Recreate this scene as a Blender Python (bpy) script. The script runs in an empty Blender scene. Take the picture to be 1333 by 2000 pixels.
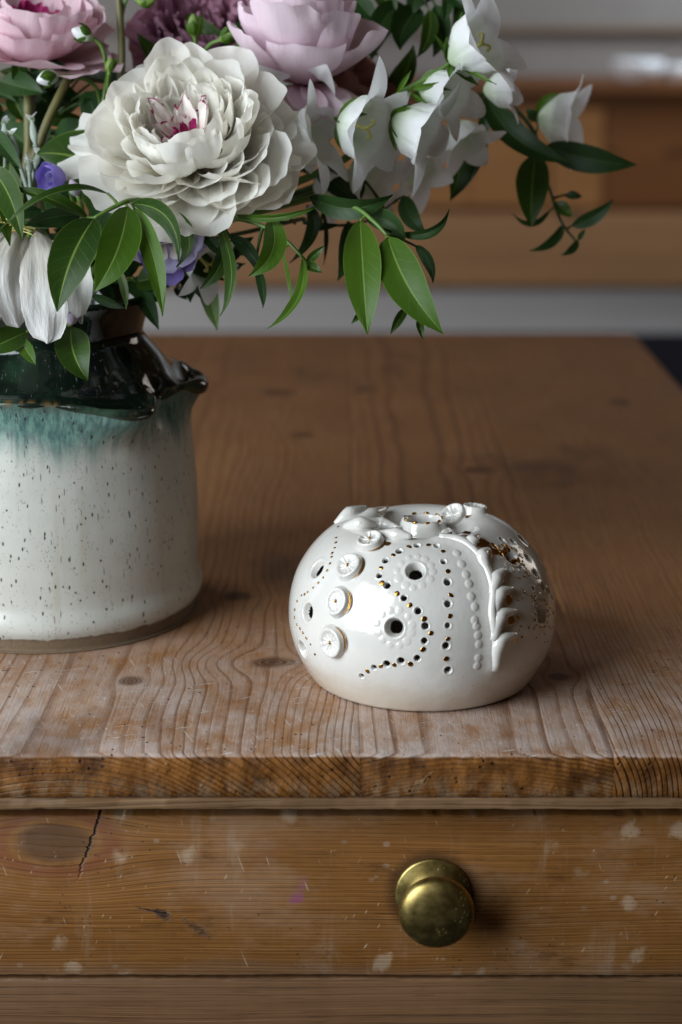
import bpy, math, random
import numpy as np
from mathutils import Vector, Matrix, noise as mnoise
R = math.radians
rng = random.Random(7)
sc = bpy.context.scene
col = sc.collection

# ------------------------------------------------------------------ camera
THETA = R(15.5); F = 3600.0
CAM = Vector((0, -0.861, 1.076))
TOP = 0.75                                   # height of the table top
cam_d = bpy.data.cameras.new('camera'); cam = bpy.data.objects.new('camera', cam_d); col.objects.link(cam)
cam.location = CAM; cam.rotation_euler = (math.pi/2 - THETA, 0, 0)
cam_d.sensor_fit = 'VERTICAL'; cam_d.sensor_height = 36; cam_d.sensor_width = 24
cam_d.lens = 36*F/2000; cam_d.clip_start = 0.01; cam_d.clip_end = 100
cam_d.dof.use_dof = True; cam_d.dof.focus_distance = 0.885; cam_d.dof.aperture_fstop = 6.3
sc.camera = cam
CR = Vector((1, 0, 0)); CU = Vector((0, math.sin(THETA), math.cos(THETA))); CF = Vector((0, math.cos(THETA), -math.sin(THETA)))
def at(px, py, d):                           # photo pixel and distance along the lens axis (mm) -> point in the room
    d = d/1000
    return CAM + d*(CF + CR*((px-666.5)/F) - CU*((py-1000)/F))

# ------------------------------------------------------------------ light
w = bpy.data.worlds.new('World'); sc.world = w; w.use_nodes = True
w.node_tree.nodes['Background'].inputs[0].default_value = (1.0, 0.58, 0.27, 1)
w.node_tree.nodes['Background'].inputs[1].default_value = 0.034
def area(name, loc, target, sx, sy, power, colr):
    l = bpy.data.lights.new(name, 'AREA'); l.shape = 'RECTANGLE'; l.size = sx; l.size_y = sy; l.energy = power; l.color = colr
    o = bpy.data.objects.new(name, l); col.objects.link(o); o.location = loc
    o.rotation_euler = (Vector(target)-Vector(loc)).to_track_quat('-Z', 'Y').to_euler()
    return o
area('window_light', (-1.08, -0.76, 1.32), (-0.05, 0.05, 0.84), 1.0, 1.25, 38, (0.87, 0.95, 1.0))
area('rear_fill_light', (-1.55, 1.25, 1.62), (0.1, 0.6, 0.78), 1.0, 1.1, 12, (0.93, 0.96, 1.0))  # added fill with no known source, lifts the back half of the table
area('far_window_light', (2.6, 2.9, 1.7), (0, 0.6, 0.8), 1.0, 1.2, 9, (1.0, 0.92, 0.82))
sc.view_settings.view_transform = 'Standard'; sc.view_settings.look = 'None'
sc.view_settings.exposure = -0.03; sc.view_settings.gamma = 1.0
sc.view_settings.use_curve_mapping = False
sc.cycles.use_denoising = True
sc.cycles.max_bounces = 6; sc.cycles.use_adaptive_sampling = True; sc.cycles.adaptive_threshold = 0.015

# ------------------------------------------------------------------ object helpers
def tag(o, label=None, cat=None, group=None, kind=None):
    if label: o['label'] = label
    if cat: o['category'] = cat
    if group: o['group'] = group
    if kind: o['kind'] = kind
    return o
def thing(name, loc, label, cat, group=None):
    o = bpy.data.objects.new(name, None); col.objects.link(o); o.location = loc; o.empty_display_size = 0.02
    return tag(o, label, cat, group)
def root_loc(o):
    while o.parent: o = o.parent
    return Vector(o.location)
def mesh_obj(name, verts, faces, mat, parent=None, smooth=True, uvs=None):
    """verts in room coordinates; a part's own coordinates are measured from the base of its thing"""
    off = root_loc(parent) if parent else Vector((0, 0, 0))
    me = bpy.data.meshes.new(name)
    if isinstance(verts, np.ndarray): v = verts - np.array(off)
    else: v = np.array([(p[0], p[1], p[2]) for p in verts], dtype=float) - np.array(off)
    me.from_pydata(v.tolist() if not isinstance(v, list) else v, [], faces)
    if smooth: me.polygons.foreach_set('use_smooth', [True]*len(me.polygons))
    if uvs is not None:
        lay = me.uv_layers.new(name='UVMap')
        li = np.empty(len(me.loops), dtype=np.int32); me.loops.foreach_get('vertex_index', li)
        lay.data.foreach_set('uv', np.asarray(uvs, dtype=np.float32)[li].ravel())
    me.update()
    if mat: me.materials.append(mat)
    o = bpy.data.objects.new(name, me); col.objects.link(o)
    if parent: o.parent = parent
    return o
class MB:
    def __init__(s): s.v = []; s.f = []; s.uv = []
    def add(s, v, f, uv=None):
        n = len(s.v); s.v += [tuple(p) for p in v]; s.f += [tuple(i+n for i in q) for q in f]
        s.uv += list(uv) if uv is not None else [(0, 0)]*len(v)
        return s
    def box(s, a, b):
        x0, y0, z0 = a; x1, y1, z1 = b
        return s.add([(x0,y0,z0),(x1,y0,z0),(x1,y1,z0),(x0,y1,z0),(x0,y0,z1),(x1,y0,z1),(x1,y1,z1),(x0,y1,z1)],
                     [(0,3,2,1),(4,5,6,7),(0,1,5,4),(1,2,6,5),(2,3,7,6),(3,0,4,7)])
    def tube(s, pts, rad, n=7, cap=True):
        pts = [Vector(p) for p in pts]; m = len(pts)
        rad = rad if isinstance(rad, (list, tuple)) else [rad]*m
        v = []; f = []; uv = []
        prev = None
        for i, p in enumerate(pts):
            t = (pts[min(i+1, m-1)] - pts[max(i-1, 0)]).normalized()
            if prev is None: a = t.orthogonal().normalized()
            else:
                a = prev - t*prev.dot(t); a = a.normalized() if a.length > 1e-6 else t.orthogonal().normalized()
            prev = a; b = t.cross(a)
            for k in range(n):
                q = 2*math.pi*k/n
                v.append(p + (a*math.cos(q) + b*math.sin(q))*rad[i]); uv.append((0.5, i/max(1, m-1)))
        for i in range(m-1):
            for k in range(n):
                k2 = (k+1) % n
                f.append((i*n+k, i*n+k2, (i+1)*n+k2, (i+1)*n+k))
        if cap: f.append(tuple(range(n-1, -1, -1))); f.append(tuple((m-1)*n+k for k in range(n)))
        return s.add(v, f, uv)
    def build(s, name, mat, parent=None, smooth=True): return mesh_obj(name, s.v, s.f, mat, parent, smooth, s.uv)
def bez(p0, p1, p2, n):
    return [p0*(1-t)**2 + p1*2*t*(1-t) + p2*t*t for t in [i/n for i in range(n+1)]]
def spline(pts, n=6):                        # Catmull-Rom through points
    pts = [Vector(p) for p in pts]
    P = [pts[0]*2-pts[1]] + pts + [pts[-1]*2-pts[-2]]; out = []
    for i in range(1, len(P)-2):
        for k in range(n):
            t = k/n; a, b, c, d = P[i-1], P[i], P[i+1], P[i+2]
            out.append(0.5*((2*b) + (c-a)*t + (2*a-5*b+4*c-d)*t*t + (3*b-a-3*c+d)*t**3))
    return out + [pts[-1]]
def lathe(profile, n, center, fn=None):
    v = []; f = []; uv = []; m = len(profile)
    for i, (r, h) in enumerate(profile):
        for k in range(n):
            a = 2*math.pi*k/n
            rr, hh = fn(i, r, h, a) if fn else (r, h)
            v.append((center[0]+rr*math.sin(a), center[1]-rr*math.cos(a), center[2]+hh)); uv.append((k/n, i/(m-1)))
    for i in range(m-1):
        for k in range(n):
            k2 = (k+1) % n
            f.append((i*n+k, i*n+k2, (i+1)*n+k2, (i+1)*n+k))
    return v, f, uv

# ------------------------------------------------------------------ material helpers: arithmetic on node sockets
NT = None
class S:
    def __init__(s, sock): s.k = sock
    def __add__(a, b): return M('ADD', a, b)
    __radd__ = __add__
    def __sub__(a, b): return M('SUBTRACT', a, b)
    def __rsub__(a, b): return M('SUBTRACT', b, a)
    def __mul__(a, b): return M('MULTIPLY', a, b)
    __rmul__ = __mul__
    def __truediv__(a, b): return M('DIVIDE', a, b)
def put(sock, x):
    if isinstance(x, S): NT.links.new(x.k, sock)
    else: sock.default_value = x
def M(op, a, b=None, c=None, clamp=False):
    n = NT.nodes.new('ShaderNodeMath'); n.operation = op; n.use_clamp = clamp
    put(n.inputs[0], a)
    if b is not None: put(n.inputs[1], b)
    if c is not None: put(n.inputs[2], c)
    return S(n.outputs[0])
def smooth(x, a, b):
    n = NT.nodes.new('ShaderNodeMapRange'); n.interpolation_type = 'SMOOTHSTEP'
    put(n.inputs[0], x); n.inputs[1].default_value = a; n.inputs[2].default_value = b
    return S(n.outputs[0])
def vec(x, y, z):
    n = NT.nodes.new('ShaderNodeCombineXYZ'); put(n.inputs[0], x); put(n.inputs[1], y); put(n.inputs[2], z); return S(n.outputs[0])
def sep(v):
    n = NT.nodes.new('ShaderNodeSeparateXYZ'); put(n.inputs[0], v); return S(n.outputs[0]), S(n.outputs[1]), S(n.outputs[2])
def noise(v, scale=1.0, detail=2.0, rough=0.5, colour=False):
    n = NT.nodes.new('ShaderNodeTexNoise'); put(n.inputs['Vector'], v)
    n.inputs['Scale'].default_value = scale; n.inputs['Detail'].default_value = detail; n.inputs['Roughness'].default_value = rough
    return S(n.outputs['Color' if colour else 'Fac'])
def voro(v, scale=1.0, feature='F1', out='Distance', rnd=1.0):
    n = NT.nodes.new('ShaderNodeTexVoronoi'); n.feature = feature; put(n.inputs['Vector'], v)
    n.inputs['Scale'].default_value = scale; n.inputs['Randomness'].default_value = rnd
    return S(n.outputs[out])
def mixc(f, a, b):
    n = NT.nodes.new('ShaderNodeMix'); n.data_type = 'RGBA'; n.clamp_factor = True
    put(n.inputs[0], f)
    for s_, x in ((n.inputs[6], a), (n.inputs[7], b)):
        if isinstance(x, S): NT.links.new(x.k, s_)
        else: s_.default_value = (*x, 1)
    return S(n.outputs[2])
def coord(which='Object'):
    n = NT.nodes.new('ShaderNodeTexCoord'); return S(n.outputs[which])
def orand():
    n = NT.nodes.new('ShaderNodeObjectInfo'); return S(n.outputs['Random'])
def bump(h, dist, strength=1.0):
    n = NT.nodes.new('ShaderNodeBump'); put(n.inputs['Height'], h); n.inputs['Distance'].default_value = dist
    n.inputs['Strength'].default_value = strength; return S(n.outputs[0])
def fract(x): return M('FRACT', x)
def mat(name):
    global NT
    m = bpy.data.materials.new(name); m.use_nodes = True; NT = m.node_tree; return m, NT.nodes['Principled BSDF']
def setp(b, **k):
    for n, x in k.items():
        s_ = b.inputs[{'color': 'Base Color', 'rough': 'Roughness', 'metal': 'Metallic', 'normal': 'Normal', 'spec': 'Specular IOR Level',
                       'coat': 'Coat Weight', 'coatr': 'Coat Roughness', 'sheen': 'Sheen Weight', 'ior': 'IOR'}[n]]
        if isinstance(x, S): NT.links.new(x.k, s_)
        elif isinstance(x, tuple): s_.default_value = (*x, 1)
        else: s_.default_value = x
def translucent(b, colr, f):                 # thin petals and leaves let light through
    t = NT.nodes.new('ShaderNodeBsdfTranslucent'); put(t.inputs['Color'], colr if isinstance(colr, S) else (*colr, 1))
    mx = NT.nodes.new('ShaderNodeMixShader'); mx.inputs[0].default_value = f
    out = NT.nodes['Material Output']
    NT.links.new(b.outputs[0], mx.inputs[1]); NT.links.new(t.outputs[0], mx.inputs[2]); NT.links.new(mx.outputs[0], out.inputs[0])

# ------------------------------------------------------------------ materials
TABLE = Vector((-0.20, 0.45, 0.0))
def wood_xyz():
    x, y, z = sep(coord()); return x + TABLE.x, y + TABLE.y, z + TABLE.z
def pine_top(name, cx, cz, freq, seed, knots, edge=False):
    m, b = mat(name); x, y, z = wood_xyz()
    # growth rings: cylinders lying along the depth of the table, wandering and bulging round the knots
    w1 = noise(vec(x*9+seed, y*3.2, z*9), 1, 2) - 0.5
    w2 = noise(vec(x*30+seed, y*9, z*20), 1, 2) - 0.5
    xs = x + w1*0.034 + w2*0.0035
    kmask = None; kdist = None
    for (kx, ky, a, l, s_) in knots:
        dx = (x-kx)*(1/a); dy = (y-ky)*(1/l)
        d = M('SQRT', dx*dx + dy*dy + 0.0001)
        g = M('EXPONENT', d*d*-0.35)
        xs = xs - (x-kx)*g*s_
        core = 1-smooth(d + w2*0.9, 0.40, 0.90)
        core = core*(0.55+0.45*smooth(fract(d*5.0+w2*2.0), 0.2, 0.7))
        kmask = core if kmask is None else M('MAXIMUM', kmask, core)
    rr = M('SQRT', (xs-cx)*(xs-cx) + (z-cz)*(z-cz))
    ring = rr*freq + noise(vec(rr*38+seed, 0.0, 0.0), 1, 1)*5.0
    t = fract(ring)
    late = smooth(t, 0.62, 0.90)*(1-smooth(t, 0.92, 1.0))
    var = noise(vec(M('FLOOR', ring)*3.1, 0.5, 0.0), 1, 0)
    late = late*(0.15+var*1.2)
    fibre = noise(vec(x*900, y*22, z*700), 1, 3, 0.6)
    blot = noise(vec(x*14+seed, y*9, 0.0), 1, 4, 0.6)
    base = mixc(blot, (0.215, 0.086, 0.026), (0.41, 0.195, 0.070))
    base = mixc(smooth(fibre, 0.50, 0.72)*0.45, base, (0.42, 0.235, 0.105))
    base = mixc((1-smooth(fibre, 0.30, 0.46))*0.55, base, (0.085, 0.036, 0.015))
    base = mixc(late*0.66, base, (0.095, 0.030, 0.009))
    # grey-white scrubbed film, strongest along the working edge at the front
    wearn = noise(vec(x*26, y*30, 0.3), 1, 5, 0.62)
    wearb = noise(vec(x*120, y*60, 0.3), 1, 3, 0.6)
    front = 1-smooth(y + (wearn-0.5)*0.12 + x*0.12, -0.09, 0.15)
    film = smooth(wearn*0.6+wearb*0.4, 0.30, 0.68)*(front*0.95+0.05)*(1-late*0.8)
    base = mixc(film*0.88, base, (0.52, 0.445, 0.415))
    # scratches and flecks
    sx_ = noise(vec(x*30+y*90, y*700-x*260, 1.0), 1, 1)
    scr = smooth(sx_, 0.665, 0.715)*smooth(noise(vec(x*18, y*25, 4.0), 1, 2), 0.44, 0.56)
    sy_ = noise(vec(x*800+y*300, y*50, 2.0), 1, 1)
    scr2 = smooth(sy_, 0.680, 0.73)*smooth(noise(vec(x*22, y*20, 7.0), 1, 2), 0.45, 0.58)
    fl_ = (1-smooth(voro(vec(x*330, y*190, 2.0), 1), 0.10, 0.19))*smooth(noise(vec(x*30, y*30, 11.0), 1, 3), 0.50, 0.62)
    base = mixc(M('MAXIMUM', scr+scr2, fl_)*0.70*(front*0.8+0.2), base, (0.66, 0.60, 0.56))
    pv = voro(vec(x*150, y*150, 0.0), 1)
    pits = (1-smooth(pv, 0.06, 0.13))*smooth(noise(vec(x*16, y*16, 9.0), 1, 2), 0.46, 0.58)
    base = mixc(pits*0.8, base, (0.03, 0.015, 0.01))
    smud = smooth(noise(vec(x*11, y*6, 3.3), 1, 3), 0.60, 0.74)
    base = mixc(smud*0.55, base, (0.065, 0.032, 0.02))
    if kmask is not None: base = mixc(kmask*0.85, base, (0.055, 0.020, 0.010))
    h = film*0.25 - late*0.10 - pits*1.0 + fibre*0.25 - scr*0.4 + wearb*0.35
    setp(b, color=base, rough=M('ADD', 0.48, blot*0.22), normal=bump(h, 0.0005, 0.8), spec=0.22)
    # the sawn end at the front: darker waxed end grain with worm holes and chips
    if True:
        n = NT.nodes.new('ShaderNodeNewGeometry'); nx, ny, nz = sep(S(n.outputs['Normal']))
        end = smooth(ny*-1.0, 0.45, 0.75)
        en = noise(vec(x*60, 0.0, z*60), 1, 4, 0.65)
        ec = mixc(smooth(en, 0.32, 0.66), (0.070, 0.024, 0.005), (0.235, 0.092, 0.019))
        ec = mixc(smooth(t, 0.35, 0.92)*(1-smooth(t, 0.95, 1.0))*0.5*smooth(noise(vec(x*22, 3.0, z*50), 1, 3), 0.35, 0.65), ec, (0.045, 0.016, 0.005))
        low = 1-smooth(z + (en-0.5)*0.012, TOP-0.020, TOP-0.006)
        ec = mixc(low*smooth(noise(vec(x*140, 0.0, z*90), 1, 3), 0.42, 0.6)*0.55, ec, (0.25, 0.165, 0.095))
        hv = voro(vec(x*230, 0.0, z*260), 1)
        hol = (1-smooth(hv + (noise(vec(x*500, 2.0, z*500), 1, 2)-0.5)*0.3, 0.08, 0.24))*smooth(noise(vec(x*13, 0.0, z*40), 1, 2), 0.48, 0.60)
        ec = mixc(hol*0.9, ec, (0.012, 0.005, 0.003))
        chip = smooth(noise(vec(x*60+z*60, 3.0, z*130-x*70), 1, 2), 0.66, 0.70)*smooth(noise(vec(x*9, 1.0, 0.0), 1, 1), 0.50, 0.6)
        ec = mixc(chip*0.7, ec, (0.36, 0.235, 0.135))
        fin = mixc(end, base, ec)
        setp(b, color=fin, normal=bump(h*(1-end) + end*(en*1.6 + noise(vec(x*300, 0.0, z*300), 1, 3)*0.5 - hol*0.6 - late*0.7 + chip*0.8), 0.0010, 1.0))
    return m
def pine_board(name, tone, seed, stains=True, freq=330.0, lum=1.0):
    """board with the grain running along x, seen on its front face"""
    m, b = mat(name); x, y, z = wood_xyz()
    w1 = noise(vec(x*2.2+seed, 0.0, z*14), 1, 2)-0.5
    w2 = noise(vec(x*11+seed, 0.0, z*60), 1, 2)-0.5
    # a knot in the upper left corner pulls the grain round itself
    kx, kz = -0.132, 0.702
    dx = (x-kx)*(1/0.022); dz = (z-kz)*(1/0.013); d = M('SQRT', dx*dx+dz*dz+0.0001)
    zs = z + w1*0.020 + w2*0.0012
    if stains: zs = zs - (z-kz)*M('EXPONENT', d*d*-0.30)*0.8
    t = fract(zs*freq + noise(vec(zs*70+seed, 0.0, 0.0), 1, 1)*3.0)
    late = smooth(t, 0.50, 0.90)*(1-smooth(t, 0.93, 1.0))
    fine = noise(vec(x*7, 0.0, zs*1500), 1, 2, 0.6)
    blot = noise(vec(x*8+seed, 0.0, z*22), 1, 4, 0.6)
    c0, c1, cl = tone
    base = mixc(blot, c0, c1)
    base = mixc(late*0.58*smooth(noise(vec(x*6+seed, 1.0, z*70), 1, 4, 0.6), 0.38, 0.72), base, cl)
    base = mixc(smooth(fine, 0.50, 0.70)*0.40, base, (c1[0]*1.5, c1[1]*1.55, c1[2]*1.7))
    pore = noise(vec(x*34, 2.0, zs*2300), 1, 2, 0.6)
    base = mixc((1-smooth(pore, 0.30, 0.42))*0.75, base, (cl[0]*0.6, cl[1]*0.6, cl[2]*0.6))
    h = late*-0.5 + fine*0.4
    if stains:
        # pale drips, dull patches and dents left by years of use
        wq = noise(vec(x*150, 4.0, z*150), 1, 3, 0.7)-0.5; v1 = voro(vec(x*48+wq*0.45+seed, 0.0, z*46+wq*0.6), 1); sel = noise(vec(x*20+seed, 2.0, z*26), 1, 2)
        drip = (1-smooth(v1, 0.12, 0.26))*smooth(sel, 0.44, 0.52)
        base = mixc(drip*0.62, base, (0.44, 0.32, 0.22))
        v2 = voro(vec(x*95, 3.0, z*120), 1)
        base = mixc((1-smooth(v2, 0.12, 0.2))*smooth(noise(vec(x*15, 6.0, z*15), 1, 2), 0.52, 0.62)*0.5, base, (0.33, 0.25, 0.18))
        haze = smooth(noise(vec(x*13, 5.0, z*24), 1, 5, 0.68), 0.46, 0.66)
        base = mixc(haze*0.42, base, (0.34, 0.215, 0.135))
        runs = smooth(noise(vec(x*70, 6.0, z*9), 1, 4, 0.7), 0.56, 0.72)
        base = mixc(runs*0.40, base, (0.34, 0.24, 0.165))
        dirt = smooth(noise(vec(x*26, 9.0, z*60), 1, 5, 0.7), 0.56, 0.74)
        base = mixc(dirt*0.8, base, (0.060, 0.022, 0.006))
        red = smooth(noise(vec(x*9+2, 8.0, z*28), 1, 3), 0.60, 0.76)
        base = mixc(red*0.6, base, (0.165, 0.045, 0.025))
        # knot and crack
        core = 1-smooth(d + w2*0.7, 0.60, 1.0)
        base = mixc(core*0.8, base, (0.085, 0.040, 0.018))
        ring = smooth(d+w2*0.5, 0.9, 1.15)*(1-smooth(d+w2*0.5, 1.2, 1.6))
        base = mixc(ring*0.6, base, (0.17, 0.05, 0.022))
        cxl = x-(kx+0.0165) - (z-kz)*0.36 + (noise(vec(0.0, 0.0, z*180), 1, 4, 0.7)-0.5)*0.0075
        crack = (1-smooth(M('ABSOLUTE', cxl), 0.0001, 0.0010))*smooth(z + w2*0.012, 0.680, 0.700)
        base = mixc(crack*0.95, base, (0.012, 0.006, 0.004)); h = h - crack*3.0
        # two gnarled dark dents and the pink stain
        for (gx, gz, ga, gl, tilt, colr, amt) in ((-0.0835, 0.6655, 0.0062, 0.0030, -0.5, (0.022, 0.009, 0.006), 0.85), (-0.087, 0.667, 0.0100, 0.0009, -0.25, (0.022, 0.009, 0.006), 0.8), (-0.067, 0.658, 0.0105, 0.0026, -0.75, (0.045, 0.022, 0.010), 0.6),
                                                  (-0.0208, 0.6735, 0.0042, 0.0046, -0.20, (0.26, 0.070, 0.15), 0.72), (-0.0182, 0.6795, 0.0030, 0.0066, -0.45, (0.26, 0.085, 0.16), 0.38)):
            ax = (x-gx) - (z-gz)*tilt*(-0.6); az_ = (z-gz) - (x-gx)*tilt*(1.0 if ga > gl else 0.0)
            dd = M('SQRT', ax*ax*(1/ga**2) + az_*az_*(1/gl**2))
            nn = noise(vec(x*260, 3.0, z*420), 1, 5, 0.75)
            k_ = 1-smooth(dd + (nn-0.5)*2.6, 0.30, 0.95)
            base = mixc(k_*amt, base, colr)
            if colr[0] < 0.1: h = h - k_*1.6
        sc1 = smooth(noise(vec(x*60+z*160, 1.0, z*380-x*700), 1, 1), 0.70, 0.74)*smooth(noise(vec(x*24, 4.0, z*24), 1, 2), 0.47, 0.57)
        sc2 = smooth(noise(vec(x*700+z*220, 5.0, z*60), 1, 1), 0.71, 0.75)*smooth(noise(vec(x*28, 7.0, z*28), 1, 2), 0.48, 0.58)
        base = mixc(M('MAXIMUM', sc1, sc2)*0.75, base, (0.50, 0.38, 0.26))
        spk = (1-smooth(voro(vec(x*210, 7.0, z*260), 1), 0.08, 0.15))*smooth(noise(vec(x*22, 8.0, z*22), 1, 2), 0.5, 0.6)
        base = mixc(spk*0.8, base, (0.03, 0.014, 0.008))
        kd = M('SQRT', (x-0.0434)*(x-0.0434) + (z-0.6760)*(z-0.6760)) + (sel-0.5)*0.006
        base = mixc((1-smooth(kd, 0.0178, 0.0245))*0.75, base, (0.040, 0.018, 0.007))
        grime = 1-smooth(z+(sel-0.5)*0.02, 0.634, 0.644)
        base = mixc(grime*0.35, base, (0.16, 0.11, 0.08))
    if lum != 1.0: base = mixc(1-lum, base, (0.0, 0.0, 0.0))
    setp(b, color=base, rough=M('ADD', 0.36, blot*0.25), normal=bump(h, 0.0004, 0.7), spec=0.4)
    return m
def simple(name, c, rough=0.5, metal=0.0, var=0.0, scale=40.0, spec=0.5):
    m, b = mat(name); cc = c
    if var:
        n = noise(coord(), scale, 4, 0.6)
        cc = mixc(n, tuple(q*(1-var) for q in c), tuple(min(1, q*(1+var)) for q in c))
    setp(b, color=cc, rough=rough, metal=metal, spec=spec); return m
def glaze_white():
    m, b = mat('white_glaze'); p = coord(); x, y, z = sep(p)
    n1 = noise(p, 60, 4, 0.6); n2 = noise(p, 700, 2)
    c = mixc(n1, (0.62, 0.595, 0.555), (0.72, 0.71, 0.68))
    # thin glaze near the foot lets the buff clay show, with a few iron specks
    low = 1-smooth(z + (n1-0.5)*0.014, 0.003, 0.022)
    c = mixc(low*0.6, c, (0.52, 0.42, 0.30))
    sp = (1-smooth(voro(p, 260), 0.07, 0.13))*smooth(noise(p, 45, 1), 0.56, 0.62)
    c = mixc(sp*0.6, c, (0.40, 0.28, 0.18))
    an = NT.nodes.new('ShaderNodeAttribute'); an.attribute_name = 'gild'; gl = S(an.outputs['Fac'])
    gm = smooth(gl + (noise(p, 330, 3, 0.7)-0.5)*0.9, 0.42, 0.52)
    c = mixc(gm, c, mixc(noise(p, 500, 2), (0.42, 0.19, 0.035), (0.70, 0.40, 0.09)))
    setp(b, color=c, metal=gm, rough=0.17, spec=0.5, coat=0.6, coatr=0.04, normal=bump(n1*1.5+n2*0.04+gm*noise(p, 260, 2)*0.8, 0.0008, 0.40))
    return m
def gold():
    m, b = mat('gold_lustre'); n = noise(coord(), 900, 2)
    setp(b, color=mixc(n, (0.36, 0.17, 0.035), (0.62, 0.34, 0.08)), metal=1.0, rough=0.22, normal=bump(n, 0.0002, 0.6)); return m
def brass():
    m, b = mat('tarnished_brass'); p = coord(); n = noise(p, 95, 4, 0.65); f = noise(p, 420, 3)
    c = mixc(smooth(n, 0.35, 0.68), (0.25, 0.185, 0.060), (0.44, 0.34, 0.125))
    sp = (1-smooth(voro(p, 420), 0.20, 0.34))*smooth(noise(p, 75, 2), 0.53, 0.60)
    c = mixc(sp*0.9, c, (0.035, 0.028, 0.012))
    setp(b, color=c, metal=1-sp*0.7, rough=M('ADD', 0.31, n*0.22), normal=bump(f*0.25-sp+n*0.5, 0.0003, 0.5)); return m
def vase_mat():
    m, b = mat('speckled_stoneware'); p = coord(); x, y, z = sep(p); u, v, _ = sep(coord('UV'))
    az = M('ARCTAN2', x, y*-1.0)
    n1 = noise(vec(x*40, y*40, z*40), 1, 4, 0.6)
    streak = noise(vec(az*9, 0.0, z*9), 1, 3, 0.6)
    c = mixc(n1, (0.45, 0.445, 0.40), (0.57, 0.575, 0.535))
    c = mixc(smooth(streak, 0.50, 0.75)*0.35, c, (0.38, 0.34, 0.25))
    # teal runs below the dark shoulder
    drip = noise(vec(az*7, 0.0, 0.4), 1, 3, 0.6)*0.034 + noise(vec(az*24, 0.0, z*20), 1, 3)*0.010
    band = smooth(z + drip, 0.117, 0.140)
    tn = noise(vec(az*28, 0.0, z*120), 1, 5, 0.7)
    teal = mixc(smooth(tn, 0.34, 0.70), (0.014, 0.075, 0.080), (0.135, 0.275, 0.225))
    teal = mixc(smooth(z + drip*0.3, 0.130, 0.139)*0.75, teal, (0.012, 0.036, 0.024))
    c = mixc(band*0.93, c, teal)
    # dark iron specks, some drawn out into short runs
    s1 = voro(vec(az*26, 0.0, z*130), 1); k1 = (1-smooth(s1, 0.12, 0.17))*smooth(noise(vec(az*6, 2.0, z*30), 1, 2), 0.22, 0.38)
    s2 = voro(vec(az*42, 5.0, z*60), 1); k2 = (1-smooth(s2, 0.10, 0.15))*smooth(noise(vec(az*8, 4.0, z*40), 1, 2), 0.36, 0.50)
    s3 = voro(vec(az*90, 1.0, z*340), 1); k3 = (1-smooth(s3, 0.14, 0.21))*smooth(noise(vec(az*10, 7.0, z*60), 1, 2), 0.42, 0.55)
    s4 = voro(vec(az*52, 8.0, z*95), 1); k4 = (1-smooth(s4, 0.04, 0.12))*smooth(noise(vec(az*9, 9.0, z*22), 1, 2), 0.50, 0.60)
    c = mixc(k4*0.45, c, (0.30, 0.20, 0.12))
    s5 = voro(vec(az*17, 3.0, z*190), 1); k5 = (1-smooth(s5 + (n1-0.5)*0.2, 0.06, 0.16))*smooth(noise(vec(az*5, 3.0, z*24), 1, 2), 0.44, 0.56)
    c = mixc(M('MAXIMUM', M('MAXIMUM', M('MAXIMUM', k1, k5), k2*0.8), k3*0.8)*0.93, c, (0.025, 0.016, 0.012))
    # glossy black-green on shoulder and neck, amber where it breaks at the edges
    nd = noise(vec(x*30, y*30, z*30), 1, 4, 0.6)
    dk = mixc(smooth(nd, 0.45, 0.8), (0.004, 0.008, 0.006), (0.016, 0.040, 0.022))
    flecks = (1-smooth(voro(vec(x*240, y*240, z*240), 1), 0.06, 0.12))*smooth(noise(p, 55, 1), 0.54, 0.6)
    dk = mixc(flecks*0.7, dk, (0.14, 0.16, 0.12))
    vv = v + (noise(vec(az*12, 1.0, 0.0), 1, 2)-0.5)*0.010
    dark = smooth(vv, 0.512, 0.522)
    edge = smooth(vv, 0.500, 0.512)*(1-smooth(vv, 0.520, 0.535))
    c = mixc(dark, c, dk)
    c = mixc(edge*smooth(noise(vec(az*20, 3.0, 0.0), 1, 2), 0.42, 0.62)*0.8, c, (0.13, 0.075, 0.025))
    # bare clay foot
    foot = 1-smooth(z + (noise(vec(az*14, 0.0, z*30), 1, 3)-0.5)*0.0032, 0.0068, 0.0078)
    grit = noise(p, 900, 2, 0.7)
    c = mixc(foot, c, mixc(grit, (0.085, 0.055, 0.032), (0.24, 0.165, 0.10)))
    setp(b, color=c, rough=M('ADD', M('MULTIPLY', foot, 0.6), 0.30-dark*0.22), spec=0.5,
         normal=bump(n1*0.5 + streak*0.5 - k1*0.7 - k2*0.7 + foot*(grit*0.7-0.9), 0.0006, 0.5))
    return m
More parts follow.
